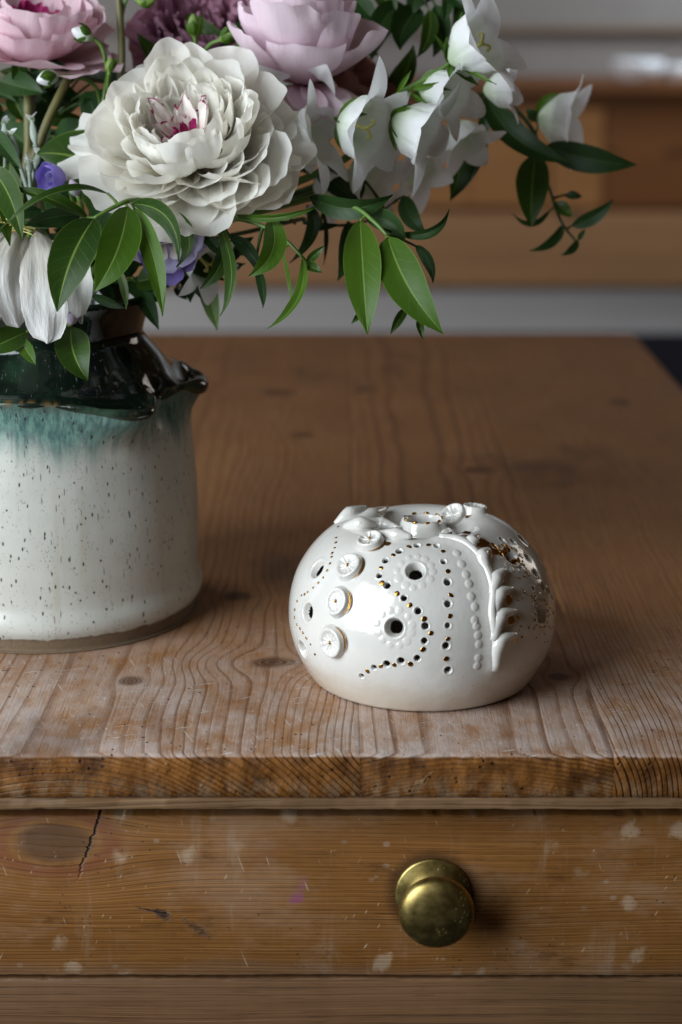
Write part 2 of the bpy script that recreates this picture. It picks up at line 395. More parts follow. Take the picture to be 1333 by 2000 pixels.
def leaf_mat(name, c_lo, c_hi, c_rib, rough=0.42, trans=0.18, tr_col=None):
    m, b = mat(name); u, v, _ = sep(coord('UV'))
    a = M('ABSOLUTE', u-0.5)*2.0
    n = noise(coord(), 160, 3, 0.6); r = orand()
    big = noise(coord(), 38, 3, 0.6)
    base = mixc(n*0.35 + r*0.75 + (big-0.5)*0.7, c_lo, c_hi)
    blem = (1-smooth(voro(coord(), 190), 0.06, 0.12))*smooth(noise(coord(), 60, 1), 0.60, 0.66)
    base = mixc(blem*0.6, base, (0.06, 0.04, 0.012))
    rib = 1-smooth(a, 0.025, 0.075)
    vein = fract(v*9.0 - a*1.6); vn = smooth(vein, 0.90, 0.97)*(1-smooth(vein, 0.97, 1.0))*(1-smooth(a, 0.75, 0.95))
    base = mixc(vn*0.18, base, c_rib)
    base = mixc(smooth(a, 0.93, 0.99)*0.5, base, c_rib)
    base = mixc(rib*0.85, base, c_rib)
    setp(b, color=base, rough=M('ADD', rough, n*0.12), spec=0.32, normal=bump(n*0.4 - vn*0.22 - rib*0.6 + noise(coord(), 900, 2)*0.15, 0.0004, 0.6))
    translucent(b, tr_col or tuple(min(1, q*2.2) for q in c_hi), trans)
    return m
def petal_mat(name, c_in, c_tip, vein=0.12, trans=0.22, edge=None, rough=0.55, streak=26.0, wrinkle=0.5, glow=None):
    m, b = mat(name); u, v, _ = sep(coord('UV')); r = orand()
    lines = noise(vec(u*streak + r*30, v*1.3, 0.0), 1, 3, 0.6)
    g = smooth(v + (noise(vec(u*4+r*9, v*3, 1.0), 1, 2)-0.5)*0.3, 0.05, 0.75)
    base = mixc(g, c_in, c_tip)
    base = mixc(smooth(lines, 0.5, 0.8)*vein, base, tuple(q*0.55 for q in c_in))
    if edge:
        col_e, e0, e1 = edge
        L = 1-smooth(M('ADD', v, M('MULTIPLY', M('ABSOLUTE', u-0.5), 0.10)) + (lines-0.5)*0.05, e0, e1)
        base = mixc(1-L, base, col_e)
    wr = noise(vec(u*9+r*40, v*5, r*20), 1, 3, 0.55)
    setp(b, color=base, rough=rough, spec=0.3, sheen=0.1, normal=bump(lines*0.22+wr*wrinkle, 0.0007, 0.5))
    translucent(b, mixc(0.20, base, glow) if glow else base, trans)
    return m

MT = {}
MT['white_glaze'] = glaze_white(); MT['gold'] = gold(); MT['brass'] = brass(); MT['vase'] = vase_mat()
MT['button'] = MT['white_glaze']
_m, _b = mat('dark_rim_glaze'); _n = noise(coord(), 60, 4, 0.65); _n2 = noise(coord(), 150, 3)
setp(_b, color=mixc(smooth(_n2, 0.56, 0.72)*0.7, mixc(smooth(_n, 0.40, 0.70), (0.008, 0.014, 0.010), (0.030, 0.060, 0.038)), (0.12, 0.085, 0.045)), rough=0.13, normal=bump(_n, 0.0006, 0.4)); MT['rim'] = _m
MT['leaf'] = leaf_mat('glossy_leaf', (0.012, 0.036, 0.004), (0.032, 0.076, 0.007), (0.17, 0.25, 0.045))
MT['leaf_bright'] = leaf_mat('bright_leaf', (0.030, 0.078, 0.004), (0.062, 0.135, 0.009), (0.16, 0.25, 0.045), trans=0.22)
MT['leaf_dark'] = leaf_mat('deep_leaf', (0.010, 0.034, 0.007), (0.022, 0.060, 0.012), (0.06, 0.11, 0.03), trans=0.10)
MT['leaf_pale'] = leaf_mat('pale_leaf', (0.10, 0.19, 0.05), (0.17, 0.28, 0.09), (0.24, 0.35, 0.14))
MT['stem'] = simple('green_stem', (0.10, 0.19, 0.035), 0.45, var=0.25, scale=200)
MT['stem_dark'] = simple('dark_stem', (0.03, 0.06, 0.015), 0.5, var=0.3, scale=200)
MT['stem_olive'] = simple('olive_stem', (0.11, 0.10, 0.03), 0.5, var=0.3, scale=200)
MT['silver'] = simple('silvery_felt', (0.30, 0.36, 0.31), 0.85, var=0.3, scale=500)
MT['white_petal'] = petal_mat('white_petal', (0.93, 0.86, 0.66), (0.96, 0.955, 0.92), vein=0.05, trans=0.52, glow=(1.0, 0.86, 0.62))
MT['pink_edge_petal'] = petal_mat('pink_edged_petal', (0.86, 0.74, 0.66), (0.90, 0.84, 0.80), vein=0.08, edge=((0.36, 0.012, 0.13), 0.93, 0.99))
MT['magenta'] = petal_mat('magenta_petal', (0.25, 0.008, 0.08), (0.45, 0.03, 0.17))
MT['pale_pink'] = petal_mat('pale_pink_petal', (0.68, 0.32, 0.41), (0.88, 0.66, 0.73), vein=0.22, trans=0.36, wrinkle=1.0)
MT['lilac_pink'] = petal_mat('lilac_pink_petal', (0.68, 0.40, 0.50), (0.88, 0.73, 0.81), vein=0.22, trans=0.36, wrinkle=1.0)
MT['mauve'] = petal_mat('mauve_petal', (0.20, 0.065, 0.09), (0.40, 0.20, 0.28), vein=0.15)
MT['salmon'] = petal_mat('salmon_petal', (0.36, 0.15, 0.11), (0.52, 0.27, 0.24), vein=0.12)
MT['bell'] = petal_mat('bell_white', (0.66, 0.78, 0.56), (0.93, 0.94, 0.96), vein=0.14, trans=0.38, streak=45.0, rough=0.5, wrinkle=1.2)
MT['wilted'] = petal_mat('wilted_petal', (0.56, 0.53, 0.47), (0.72, 0.71, 0.69), vein=0.34, streak=10.0, wrinkle=2.0)
MT['purple'] = petal_mat('purple_petal', (0.24, 0.10, 0.46), (0.34, 0.27, 0.72), vein=0.2)
MT['lilac'] = petal_mat('lilac_petal', (0.40, 0.32, 0.62), (0.56, 0.52, 0.80), vein=0.2)
MT['dusty_lilac'] = petal_mat('dusty_lilac_petal', (0.36, 0.27, 0.36), (0.52, 0.44, 0.55), vein=0.2)
MT['yellow'] = simple('yellow_stigma', (0.62, 0.58, 0.18), 0.6, var=0.2, scale=300)
MT['bud_green'] = simple('bud_green', (0.13, 0.20, 0.035), 0.5, var=0.35, scale=150)
# ------------------------------------------------------------------ the room behind, far out of focus
area('background_fill_light', (-2.2, 3.6, 1.5), (0.2, 5.4, 0.4), 1.2, 1.0, 36, (0.98, 0.97, 0.97))  # unseen lamp added to brighten the cabinet and wall
g = MB().box((-4, -3, -0.1), (4, 7, 0.0)).build('floor', simple('dark_slate', (0.006, 0.006, 0.010), 0.9, var=0.3, scale=3, spec=0.1), None, False); tag(g, kind='structure')
wm, wb = mat('white_tiles'); x_, y_, z_ = sep(coord())
wn = noise(coord(), 3, 3); setp(wb, color=mixc(wn, (0.20, 0.185, 0.175), (0.30, 0.285, 0.275)), rough=0.35)
g = MB().box((-4, 5.86, 0), (4, 6.0, 2.6)).build('wall', wm, None, False); tag(g, kind='structure')
ledge = MB().box((-4, 5.80, 0.975), (4, 5.8595, 0.997)).build('wall_ledge', simple('ledge_paint', (0.22, 0.17, 0.13), 0.5, var=0.2, scale=4), None, False)
tag(ledge, 'narrow brown ledge running along the pale wall behind the cabinet', 'ledge')
cab = thing('kitchen_cabinet', (0, 5.4, 0), 'low pine kitchen cabinet with white plinth, blurred behind the table', 'cabinet')
def far_pine(name, c, s):
    m, b = mat(name); x, y, z = sep(coord()); n = noise(vec(x*2+s, y, z*14), 1, 4, 0.6); k = noise(vec(x*5+s, y, z*9), 1, 2)
    cc = mixc(n, tuple(q*0.7 for q in c), tuple(q*1.25 for q in c)); cc = mixc(smooth(k, 0.66, 0.74)*0.6, cc, tuple(q*0.35 for q in c))
    setp(b, color=cc, rough=0.45); return m
fp = far_pine('far_pine', (0.40, 0.185, 0.062), 0); fpd = far_pine('far_pine_dark', (0.21, 0.080, 0.024), 4); fpl = far_pine('far_pine_light', (0.42, 0.225, 0.105), 8)
MB().box((-2.2, 5.270, 0), (2.2, 5.285, 0.150)).build('plinth', simple('white_paint', (0.62, 0.62, 0.63), 0.4, var=0.06, scale=2), cab, False)
for x0 in (-2.2, 0.0):
    MB().box((x0-0.9+0.004, 5.235, 0.165), (x0+1.29, 5.262, 0.405)).build('drawer_front', fpl, cab, False)
MB().box((-2.2, 5.30, 0.0), (2.2, 5.82, 0.79)).build('carcass', fpd, cab, False)
for x0, x1, mm in ((-2.2, -1.2, fp), (-1.19, -0.10, fp), (-0.095, 0.42, fp), (0.425, 0.685, fp), (0.86, 1.5, fpd), (1.51, 2.2, fpd)):
    MB().box((x0, 5.262, 0.425), (x1, 5.289, 0.735)).build('door', mm, cab, False)
MB().box((0.69, 5.255, 0.42), (0.855, 5.289, 0.74)).build('stile', fp, cab, False)
MB().box((-2.25, 5.22, 0.792), (2.25, 5.85, 0.822)).build('worktop', fpd, cab, False)
dm = simple('shiny_white', (0.80, 0.83, 0.88), 0.2)
for (px_, rx, rz, lab) in ((1240, 0.085, 0.036, 'larger blurred white dish standing on the far cabinet'), (1318, 0.05, 0.028, 'smaller blurred white dish at the right edge on the far cabinet')):
    xx = (px_-666.5)/F*6.1
    v, f, uv = lathe([(rx*0.45, 0), (rx*0.75, rz*0.25), (rx, rz*1.1), (rx*1.02, rz*1.9), (rx*0.97, rz*1.9), (rx*0.9, rz*1.1), (rx*0.6, rz*0.4), (0.001, rz*0.35)], 32, (xx, 5.34, 0.8225))
    o = mesh_obj('dish', v, f, dm, None); tag(o, lab, 'dish', 'white dishes on the far cabinet')
area('dish_fill_light', (1.75, 4.9, 1.7), (1.0, 5.4, 0.85), 0.5, 0.5, 18, (0.85, 0.93, 1.0))  # extra lamp added close by so the white dishes come out brighter

# ------------------------------------------------------------------ table
table = thing('pine_table', TABLE, 'old scrubbed pine table with worn top and one drawer', 'table')
FY, BY = -0.095, 0.997
edges = [-0.75, -0.56, -0.37, -0.178, 0.0085, 0.1225, 0.297]
K = lambda *a: a
pm = [pine_top('scrubbed_pine_a', -0.60, TOP-0.10, 240, 1.0, [K(-0.6, 0.5, 0.02, 0.02, 0.7)]),
      pine_top('scrubbed_pine_b', -0.48, TOP-0.08, 260, 5.0, [K(-0.45, 0.3, 0.02, 0.02, 0.7)]),
      pine_top('scrubbed_pine_c', -0.29, TOP-0.09, 260, 9.0, [K(-0.27, 0.62, 0.014, 0.018, 0.8)]),
      pine_top('scrubbed_pine_d', -0.123, TOP-0.13, 400, 3.0, [K(-0.034, 0.027, 0.019, 0.0125, 0.85), K(-0.058, 0.135, 0.012, 0.012, 0.6), K(-0.031, 0.54, 0.013, 0.016, 0.8), K(-0.054, 0.70, 0.022, 0.020, 0.8), K(-0.105, 0.0, 0.010, 0.010, 0.5)]),
      pine_top('scrubbed_pine_e', 0.060, TOP-0.22, 520, 13.0, [K(0.099, 0.428, 0.015, 0.014, 0.8), K(0.019, 0.715, 0.013, 0.018, 0.8), K(0.109, 0.006, 0.009, 0.008, 0.8)]),
      pine_top('scrubbed_pine_f', 0.02, TOP-0.05, 340, 17.0, [K(0.235, 0.66, 0.015, 0.02, 0.8)])]
for i in range(6):
    x0, x1 = edges[i]+0.00006, edges[i+1]-0.00006
    n = max(2, int((x1-x0)/0.0016)); V = []; Fc = []
    T = 0.0205
    prof = [(BY, -T), (FY+0.0012, -T), (FY, -T+0.0012), (FY-0.0003, -T*0.75), (FY, -T*0.5), (FY-0.0002, -T*0.28), (FY+0.0001, -0.0034), (FY+0.0009, -0.0014), (FY+0.0022, -0.0004), (FY+0.0045, 0), (FY+0.05, 0), (BY-0.003, 0), (BY, -0.003)]
    m_ = len(prof)
    for k in range(n+1):
        x = x0+(x1-x0)*k/n
        e = 0.0012*mnoise.noise((x*45, 1.3, 0)) + 0.0011*mnoise.noise((x*170, 4.3, 0)) + 0.0008*mnoise.noise((x*420, 7.3, 0))
        sagz = 0.0005*mnoise.noise((x*60, 9.1, 0))
        for j, (py_, pz) in enumerate(prof):
            jj = 1.0 if 6 <= j <= 8 else (0.35 if 2 <= j <= 5 else (0.6 if j == 9 else 0))
            ex = 0.0004*mnoise.noise((x*240, j*3.7, 2.0)) if 2 <= j <= 6 else 0
            seam = 0.0004 if (k == 0 or k == n) and j >= 7 else 0
            V.append((x, py_+e*jj+ex, TOP+pz-seam-(abs(e)*0.5 if 7 <= j <= 8 else 0)+(sagz if j in (1, 2) else 0)))
    for k in range(n):
        for j in range(m_):
            j2 = (j+1) % m_
            Fc.append((k*m_+j, k*m_+j2, (k+1)*m_+j2, (k+1)*m_+j))
    Fc.append(tuple(range(m_-1, -1, -1))); Fc.append(tuple(n*m_+j for j in range(m_)))
    o = mesh_obj('plank', V, Fc, pm[i], table, True)
    o.data.set_sharp_from_angle(angle=R(60)) if hasattr(o.data, 'set_sharp_from_angle') else None
# pale strip under the top
strip_m = pine_board('pale_strip_pine', ((0.105, 0.052, 0.021), (0.215, 0.125, 0.062), (0.04, 0.017, 0.007)), 21.0, False, 420.0)
V = []; Fc = []; n = 340
for k in range(n+1):
    x = -0.745 + (0.292+0.745)*k/n
    e = 0.0007*mnoise.noise((x*40, 3, 1)) + 0.0004*mnoise.noise((x*210, 5, 1)); e2 = 0.0009*mnoise.noise((x*22, 8, 1)) + 0.0004*mnoise.noise((x*150, 9, 1))
    z1 = TOP-0.0206; z0 = TOP-0.0262+e2
    for (yy, zz) in ((FY+0.0008+e*0.5, z1), (FY-0.0002+e, z1-0.0008), (FY-0.0002+e, z0+0.0008), (FY+0.0010+e, z0), (FY+0.05, z0), (FY+0.05, z1)): V.append((x, yy, zz))
for k in range(n):
    for j in range(6): Fc.append((k*6+j, (k+1)*6+j, (k+1)*6+(j+1) % 6, k*6+(j+1) % 6))
mesh_obj('edge_strip', V, [q[::-1] for q in Fc], strip_m, table, True).data.set_sharp_from_angle(angle=R(50))
# front: drawer between the rails, legs, sides
DY = FY+0.012
dr_tone = ((0.118, 0.042, 0.008), (0.29, 0.128, 0.032), (0.060, 0.020, 0.005))
drawer_m = pine_board('drawer_pine', dr_tone, 4.0, True, 480.0)
rail_m = pine_board('rail_pine', ((0.085, 0.038, 0.015), (0.195, 0.102, 0.047), (0.028, 0.010, 0.004)), 31.0, False, 210.0)
def rounded_board(name, x0, x1, z0, z1, y0, y1, m_, parent, r=0.0012, n=200):
    V = []; Fc = []
    for k in range(n+1):
        x = x0+(x1-x0)*k/n
        e = 0.0005*mnoise.noise((x*30, z0*50, 1)) + 0.00035*mnoise.noise((x*170, z0*50, 2)); e2 = 0.0005*mnoise.noise((x*35, z1*50, 4)) + 0.00035*mnoise.noise((x*190, z1*50, 5))
        for (yy, zz) in ((y1, z0+e), (y0+r, z0+e), (y0+r*0.3, z0+r*0.3+e), (y0, z0+r+e), (y0, z1-r+e2), (y0+r*0.3, z1-r*0.3+e2), (y0+r, z1+e2), (y1, z1+e2)): V.append((x, yy, zz))
    for k in range(n):
        for j in range(8): Fc.append((k*8+j, k*8+(j+1) % 8, (k+1)*8+(j+1) % 8, (k+1)*8+j))
    Fc.append(tuple(range(8))[::-1]); Fc.append(tuple(n*8+j for j in range(8)))
    o = mesh_obj(name, V, Fc, m_, parent, True); o.data.set_sharp_from_angle(angle=R(50)); return o
drawer = rounded_board('drawer', -0.42, 0.222, 0.6335, 0.7155, DY, DY+0.018, drawer_m, table, n=400)
rounded_board('rail', -0.68, 0.222, 0.565, 0.6315, DY+0.0005, DY+0.02, rail_m, table, n=400)
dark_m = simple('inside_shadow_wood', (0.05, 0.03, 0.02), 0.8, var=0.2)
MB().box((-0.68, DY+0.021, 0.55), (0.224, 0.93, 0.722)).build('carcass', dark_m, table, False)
for (lx, ly) in ((-0.70, DY-0.004), (0.226, DY-0.004), (-0.70, 0.90), (0.226, 0.90)):
    v, f = [], []
    MB().add([(lx, ly, 0.72), (lx+0.06, ly, 0.72), (lx+0.06, ly+0.06, 0.72), (lx, ly+0.06, 0.72), (lx+0.012, ly+0.012, 0), (lx+0.048, ly+0.012, 0), (lx+0.048, ly+0.048, 0), (lx+0.012, ly+0.048, 0)],
             [(0,1,2,3), (7,6,5,4), (0,4,5,1), (1,5,6,2), (2,6,7,3), (3,7,4,0)]).build('leg', rail_m, table, False)
# brass knob and its back plate
KX, KZ = (849-666.5)/F*0.857, 0.6765
def lathe_y(profile, n, c):                  # revolve about the axis that points out of the drawer
    V = []; Fc = []; m_ = len(profile)
    for (r, d) in profile:
        for k in range(n):
            a = 2*math.pi*k/n; V.append((c[0]+r*math.cos(a), c[1]-d, c[2]+r*math.sin(a)))
    for i in range(m_-1):
        for k in range(n): Fc.append((i*n+k, (i*n+(k+1) % n), ((i+1)*n+(k+1) % n), ((i+1)*n+k)))
    return V, Fc
V, Fc = lathe_y([(0.0177, -0.001), (0.0177, 0.0006), (0.0174, 0.0012), (0.0168, 0.0015), (0.0130, 0.0026), (0.0090, 0.0042), (0.0072, 0.0062), (0.0066, 0.009)], 96, (KX-0.0006, DY, KZ))
mesh_obj('knob_plate', V, Fc, MT['brass'], drawer)
kp = [(0.0064, 0.006), (0.0066, 0.0095), (0.0085, 0.0115), (0.0125, 0.0125), (0.0153, 0.0142), (0.0168, 0.0165), (0.01725, 0.0186), (0.0169, 0.0206), (0.0157, 0.0222), (0.0132, 0.0236), (0.0100, 0.0245), (0.0066, 0.0251), (0.0033, 0.0254), (0.0, 0.0255)]
kp = [(p.x, p.y) for p in spline([Vector((a, b, 0)) for a, b in kp], 4)]
V, Fc = lathe_y(kp, 96, (KX, DY, KZ)); mesh_obj('knob', V, Fc, MT['brass'], drawer)

# ------------------------------------------------------------------ pierced ceramic flower holder
DC = Vector((0.0405, 0.012, TOP+0.0006))
holder = thing('ceramic_flower_holder', DC, 'round white glazed ceramic flower holder with pierced holes and gold dots', 'flower holder')
pts = [(49, 0.0), (54.0, 0.0), (55.4, 0.8), (56.6, 2.2), (60.0, 8), (63.6, 16), (65.8, 25), (66.3, 34), (65.2, 44), (62.2, 54), (57.2, 63), (51, 70.5), (44.5, 76), (37.5, 79.6), (31, 80.8), (25.5, 79.8), (21, 76.6), (17, 74.6), (13.6, 75), (11.6, 77.6), (10.6, 80.6), (9.6, 82.3), (8.6, 82.2), (8.0, 80), (7.9, 74), (8.0, 66)]
sp_ = spline([Vector((a, b*0.97, 0)) for a, b in pts], 24)
L = [0.0]
for a, b in zip(sp_[:-1], sp_[1:]): L.append(L[-1]+(b-a).length)
rows = int(L[-1]/0.36); tt = np.linspace(0, L[-1], rows)
pr = np.interp(tt, L, [p.x for p in sp_])/1000; ph = np.interp(tt, L, [p.y for p in sp_])/1000
A_ = np.concatenate([np.linspace(R(-112), R(112), 720, endpoint=False), np.linspace(R(112), R(248), 130, endpoint=False)])
nc = len(A_)
base = np.stack([DC.x + pr[:, None]*np.sin(A_)[None], DC.y - pr[:, None]*np.cos(A_)[None], DC.z + np.repeat(ph[:, None], nc, 1)], -1)
dr_ = np.gradient(pr); dh_ = np.gradient(ph); nl = np.sqrt(dr_**2+dh_**2); nr_, nh_ = dh_/nl, -dr_/nl
Nn = np.stack([nr_[:, None]*np.sin(A_)[None], -nr_[:, None]*np.cos(A_)[None], np.repeat(nh_[:, None], nc, 1)], -1)
# hand-made wobble
def proj(P):
    q = P - np.array(CAM); d = q@np.array(CF)
    return 666.5+F*(q@np.array(CR))/d, 1000-F*(q@np.array(CU))/d, d
bx_, by_, bd_ = proj(base)
facing = np.einsum('ijk,ijk->ij', Nn, np.array(CAM)-base) > 0
def hit(px, py):
    dd = np.where(facing, (bx_-px)**2+(by_-py)**2, 1e9); m_ = dd < max(9.0, dd.min()+4)
    k = np.argmin(np.where(m_, bd_, 9)); i, j = divmod(k, nc)
    return base[i, j].copy(), Nn[i, j].copy()
zo = lambda x, y: (540+x/2.298, 960+y/2.298)          # coordinates read off one enlarged view
disp = np.zeros(base.shape[:2]); kill = np.zeros(base.shape[:2], bool)
def near(c): return np.sqrt(((base-c)**2).sum(-1))
def well(c, r, depth=0.0052, through=True):
    d = near(c); t = np.clip((r*1.22-d)/(r*0.44), 0, 1); t = t*t*(3-2*t)
    global disp, kill
    disp = np.minimum(disp, np.where(t > 0, -depth*t, disp)); lip = np.exp(-((d-r*1.35)/(r*0.22))**2)*0.00018; disp = disp + lip*(d > r*1.2)
    if through: kill |= d < r*0.80
def knoll(c, r, hgt, p=2.0):
    global disp
    d = near(c); t = np.clip(1-(d/r)**p, 0, 1); disp = np.maximum(disp, disp*0 + np.where(t > 0, disp + hgt*np.sqrt(t), disp))
gold_dots = []
def ring_petals(c, nrm, rad, cnt, pr_, hgt, ph0=0):
    n_ = Vector(nrm); a = n_.orthogonal().normalized(); b = n_.cross(a)
    for k in range(cnt):
        q = 2*math.pi*k/cnt+ph0+rng.uniform(-.08, .08)
        p = Vector(c) + (a*math.cos(q)+b*math.sin(q))*rad*rng.uniform(.95, 1.06)
        knoll(np.array(p), pr_*rng.uniform(.85, 1.15), hgt)
for (x, y, r) in ((622, 352, 0.0039), (526, 615, 0.0039)):
    c, nn = hit(*zo(x, y)); ring_petals(c, nn, 0.0084, 12, 0.0019, 0.00026); knoll(c, 0.0054, 0.00016); well(c, r)
for (x, y, r) in ((177, 340, 0.0042), (131, 543, 0.0040), (112, 712, 0.0038), (1060, 285, 0.0044), (1199, 548, 0.0044)):
    c, nn = hit(*zo(x, y)); well(c, r, 0.0030 if x < 1000 else 0.004)
    if x > 1000:
        ring_petals(c, nn, 0.0085, 12, 0.0014, 0.0003)
        n_ = Vector(nn); a = n_.orthogonal().normalized(); b = n_.cross(a)
        for k in range(15):
            q = 2*math.pi*k/15; gold_dots.append((Vector(c)+(a*math.cos(q)+b*math.sin(q))*rng.uniform(0.0066, 0.0075), nn, rng.uniform(0.0005, 0.0008)))
for (x, y, r) in ((1115, 210, 0.003), (1170, 362, 0.0018), (1203, 425, 0.0018), (1230, 440, 0.0016), (1135, 290, 0.0018), (1070, 215, 0.0018), (1018, 207, 0.0016), (1160, 433, 0.0011), (1250, 545, 0.0012), (1247, 475, 0.0012), (1225, 330, 0.0014)):
    c, nn = hit(*zo(x, y)); well(c, r)
holes1 = [(549,263),(488,306),(461,372),(493,418),(571,474),(634,531),(666,603),(663,674),(629,751),(557,765),(495,780),(435,795),(376,834)]
holes2 = [(754,310),(771,401),(776,500),(776,601),(767,695),(773,803),(628,237),(724,239)]
for (x, y) in holes1+holes2:
    c, nn = hit(*zo(x, y)); well(c, 0.00140*rng.uniform(.85, 1.15), 0.0022)
golds = [(592,243),(523,281),(471,338),(475,406),(540,453),(596,505),(663,565),(695,640),(656,711),(598,777),(528,782),(465,787),(403,811),
         (751,265),(771,353),(783,459),(784,557),(775,660),(766,754),(683,234)]
for (x, y) in golds:
    c, nn = hit(*zo(x, y)); gold_dots.append((Vector(c), nn, 0.00118*rng.uniform(.85, 1.15)))
for (x, y) in [(276,155),(265,200),(262,222),(256,246),(246,268),(241,288),(233,318),(222,348),(201,383),(182,405),(157,430),(133,449),(120,458),(107,466),(89,492),(79,530),(78,565),(88,597),(102,617),(114,635),(129,661),(147,687),(166,732)]:
    c, nn = hit(*zo(x, y)); gold_dots.append((Vector(c), nn, 0.00068*rng.uniform(.8, 1.2)))
for k in range(46):                                   # dots scattered on the shaded right flank
    x, y = rng.uniform(1085, 1245), rng.uniform(230, 690)
    if (x-1060)**2+(y-285)**2 < 60**2: continue
    c, nn = hit(*zo(x, y)); gold_dots.append((Vector(c), nn, rng.uniform(0.0004, 0.0008)))
for (x, y) in [(813,272),(833,320),(855,368),(867,408),(880,468),(897,515),(898,577),(905,606),(910,648),(915,690),(912,748),(907,785)]:
    c, nn = hit(*zo(x, y)); knoll(c, 0.0020, 0.0005)
spine = [(735,205),(820,218),(875,250),(925,310),(962,385),(976,450),(972,530),(978,600),(985,700),(985,800)]
spts = [hit(*zo(*p)) for p in spine]
for i in range(len(spts)-1):
    for k in range(5):
        p = spts[i][0]*(1-k/5)+spts[i+1][0]*k/5
        d = near(p); disp = np.maximum(disp, np.where(disp > -0.0004, 0.0014*np.exp(-(d/0.0042)**2), disp))
wob = np.array([[0.00035*math.sin(3*a+1.1)+0.0003*math.sin(5*a+h_*60) for a in A_] for h_ in ph])
P = base + Nn*(disp + wob*np.clip(ph/0.01, 0, 1)[:, None])[..., None]
idx = np.arange(rows*nc).reshape(rows, nc)
q0 = idx[:-1, :]; q1 = np.roll(idx, -1, 1)[:-1, :]; q2 = np.roll(idx, -1, 1)[1:, :]; q3 = idx[1:, :]
kf = kill.ravel(); quads = np.stack([q0, q1, q2, q3], -1).reshape(-1, 4)
quads = quads[~kf[quads].any(1)]
used = np.unique(quads); remap = -np.ones(rows*nc, int); remap[used] = np.arange(len(used))
gild = np.zeros(base.shape[:2])
for (x, y, s_) in ((775, 188, 2.2), (850, 196, 2.4), (905, 232, 3.2), (930, 236, 3.0), (955, 246, 2.4), (985, 268, 2.2), (1015, 272, 2.0), (1040, 245, 2.2), (1010, 395, 2.0), (1050, 480, 2.2), (1060, 580, 2.2), (1075, 660, 1.8), (500, 228, 1.8), (1090, 300, 2.0), (950, 280, 2.0), (1190, 560, 1.6), (860, 110, 1.6)):
    c, nn = hit(*zo(x, y)); gild = np.maximum(gild, np.exp(-(near(c)/(s_/1000*1.25))**2)*0.85)
dome = mesh_obj('dome', P.reshape(-1, 3)[used], remap[quads].tolist(), MT['white_glaze'], holder)
at_ = dome.data.attributes.new('gild', 'FLOAT', 'POINT'); at_.data.foreach_set('value', gild.ravel()[used].astype(np.float32))
gd = MB()
for (c, nn, r) in gold_dots:
    kk = np.argmin(near(np.array(c))); c = Vector(P.reshape(-1, 3)[kk])
    n_ = Vector(nn); a = n_.orthogonal().normalized(); b = n_.cross(a); V = []; m_ = 12
    sq = rng.uniform(.8, 1.2)
    for rr, hh in ((1.0, 0.00004), (0.9, 0.00014), (0.4, 0.00017)):
        for k in range(m_):
            q = 2*math.pi*k/m_; V.append(c + (a*math.cos(q)*sq+b*math.sin(q)/sq)*r*rr + n_*(hh+0.0002))
    gd.add(V, [(i*m_+k, i*m_+(k+1) % m_, (i+1)*m_+(k+1) % m_, (i+1)*m_+k) for i in range(2) for k in range(m_)] + [tuple(2*m_+k for k in range(m_))])
o = gd.build('gold_dots', MT['gold'], holder); tag(o, kind='stuff')
# stamped buttons
def button(x, y, rad, hgt, squash=1.0, gold_side=None, slit=True):
    c, nn = hit(*zo(x, y)); n_ = Vector(nn); c = Vector(c)
    a = (CU - n_*CU.dot(n_)).normalized(); b = n_.cross(a)
    m_ = 56; V = []; Fc = []
    pr2 = [(1.16, -0.5), (1.10, 0.05), (1.02, 0.35), (1.0, 0.72), (0.95, 0.95), (0.86, 1.0), (0.76, 0.92), (0.68, 0.70), (0.55, 0.60), (0.38, 0.57), (0.2, 0.60), (0.08, 0.72), (0.0, 0.75)]
    for i, (rr, hh) in enumerate(pr2):
        for k in range(m_):
            q = 2*math.pi*k/m_
            g_ = (0.10*math.sin(q*11+x) + 0.05*math.sin(q*17+y)) if 5 <= i <= 10 else 0.0
            wv = 1+0.03*math.sin(2*q+x)+0.02*math.sin(3*q+y)
            V.append(c + (a*math.cos(q)+b*math.sin(q)*squash)*rad*rr*wv + n_*hgt*(hh+g_*(0.8 if i > 6 else 0.4)))
    for i in range(len(pr2)-1):
        for k in range(m_): Fc.append((i*m_+k, i*m_+(k+1) % m_, (i+1)*m_+(k+1) % m_, (i+1)*m_+k))
    o = mesh_obj('button', V, [f_[::-1] for f_ in Fc], MT['button'], holder)
    if slit:
        s = MB(); p = c+n_*hgt*0.78
        s.tube([p-a*rad*0.14, p-a*rad*0.05+n_*0.0002, p+a*rad*0.05+n_*0.0002, p+a*rad*0.14], [0.0001, 0.0006, 0.0006, 0.0001], 6); s.build('gold_slit', MT['gold'], o)
    if gold_side:
        g0 = MB(); V = []
        for i in range(13):
            q = R(gold_side + (i-6)*9.0); th = math.sin(math.pi*i/12)
            for rr in (1.12, 1.12+0.20*th):
                pp = c + (a*math.cos(q)+b*math.sin(q)*squash)*rad*rr
                V.append(pp+n_*0.00035)
        g0.add(V, [(2*i, 2*i+1, 2*i+3, 2*i+2) for i in range(12)]); g0.build('gold_edge', MT['gold'], o)
button(325, 332, 0.0068, 0.0023, 0.95, 265); button(272, 490, 0.0066, 0.0023, 0.95, 268); button(246, 678, 0.0072, 0.0023, 0.95, 285)
button(425, 222, 0.0062, 0.0032, 1.0, 240); button(793, 110, 0.0066, 0.0034, 1.0, 270, False); button(893, 84, 0.0062, 0.0034, 1.0, None, False)
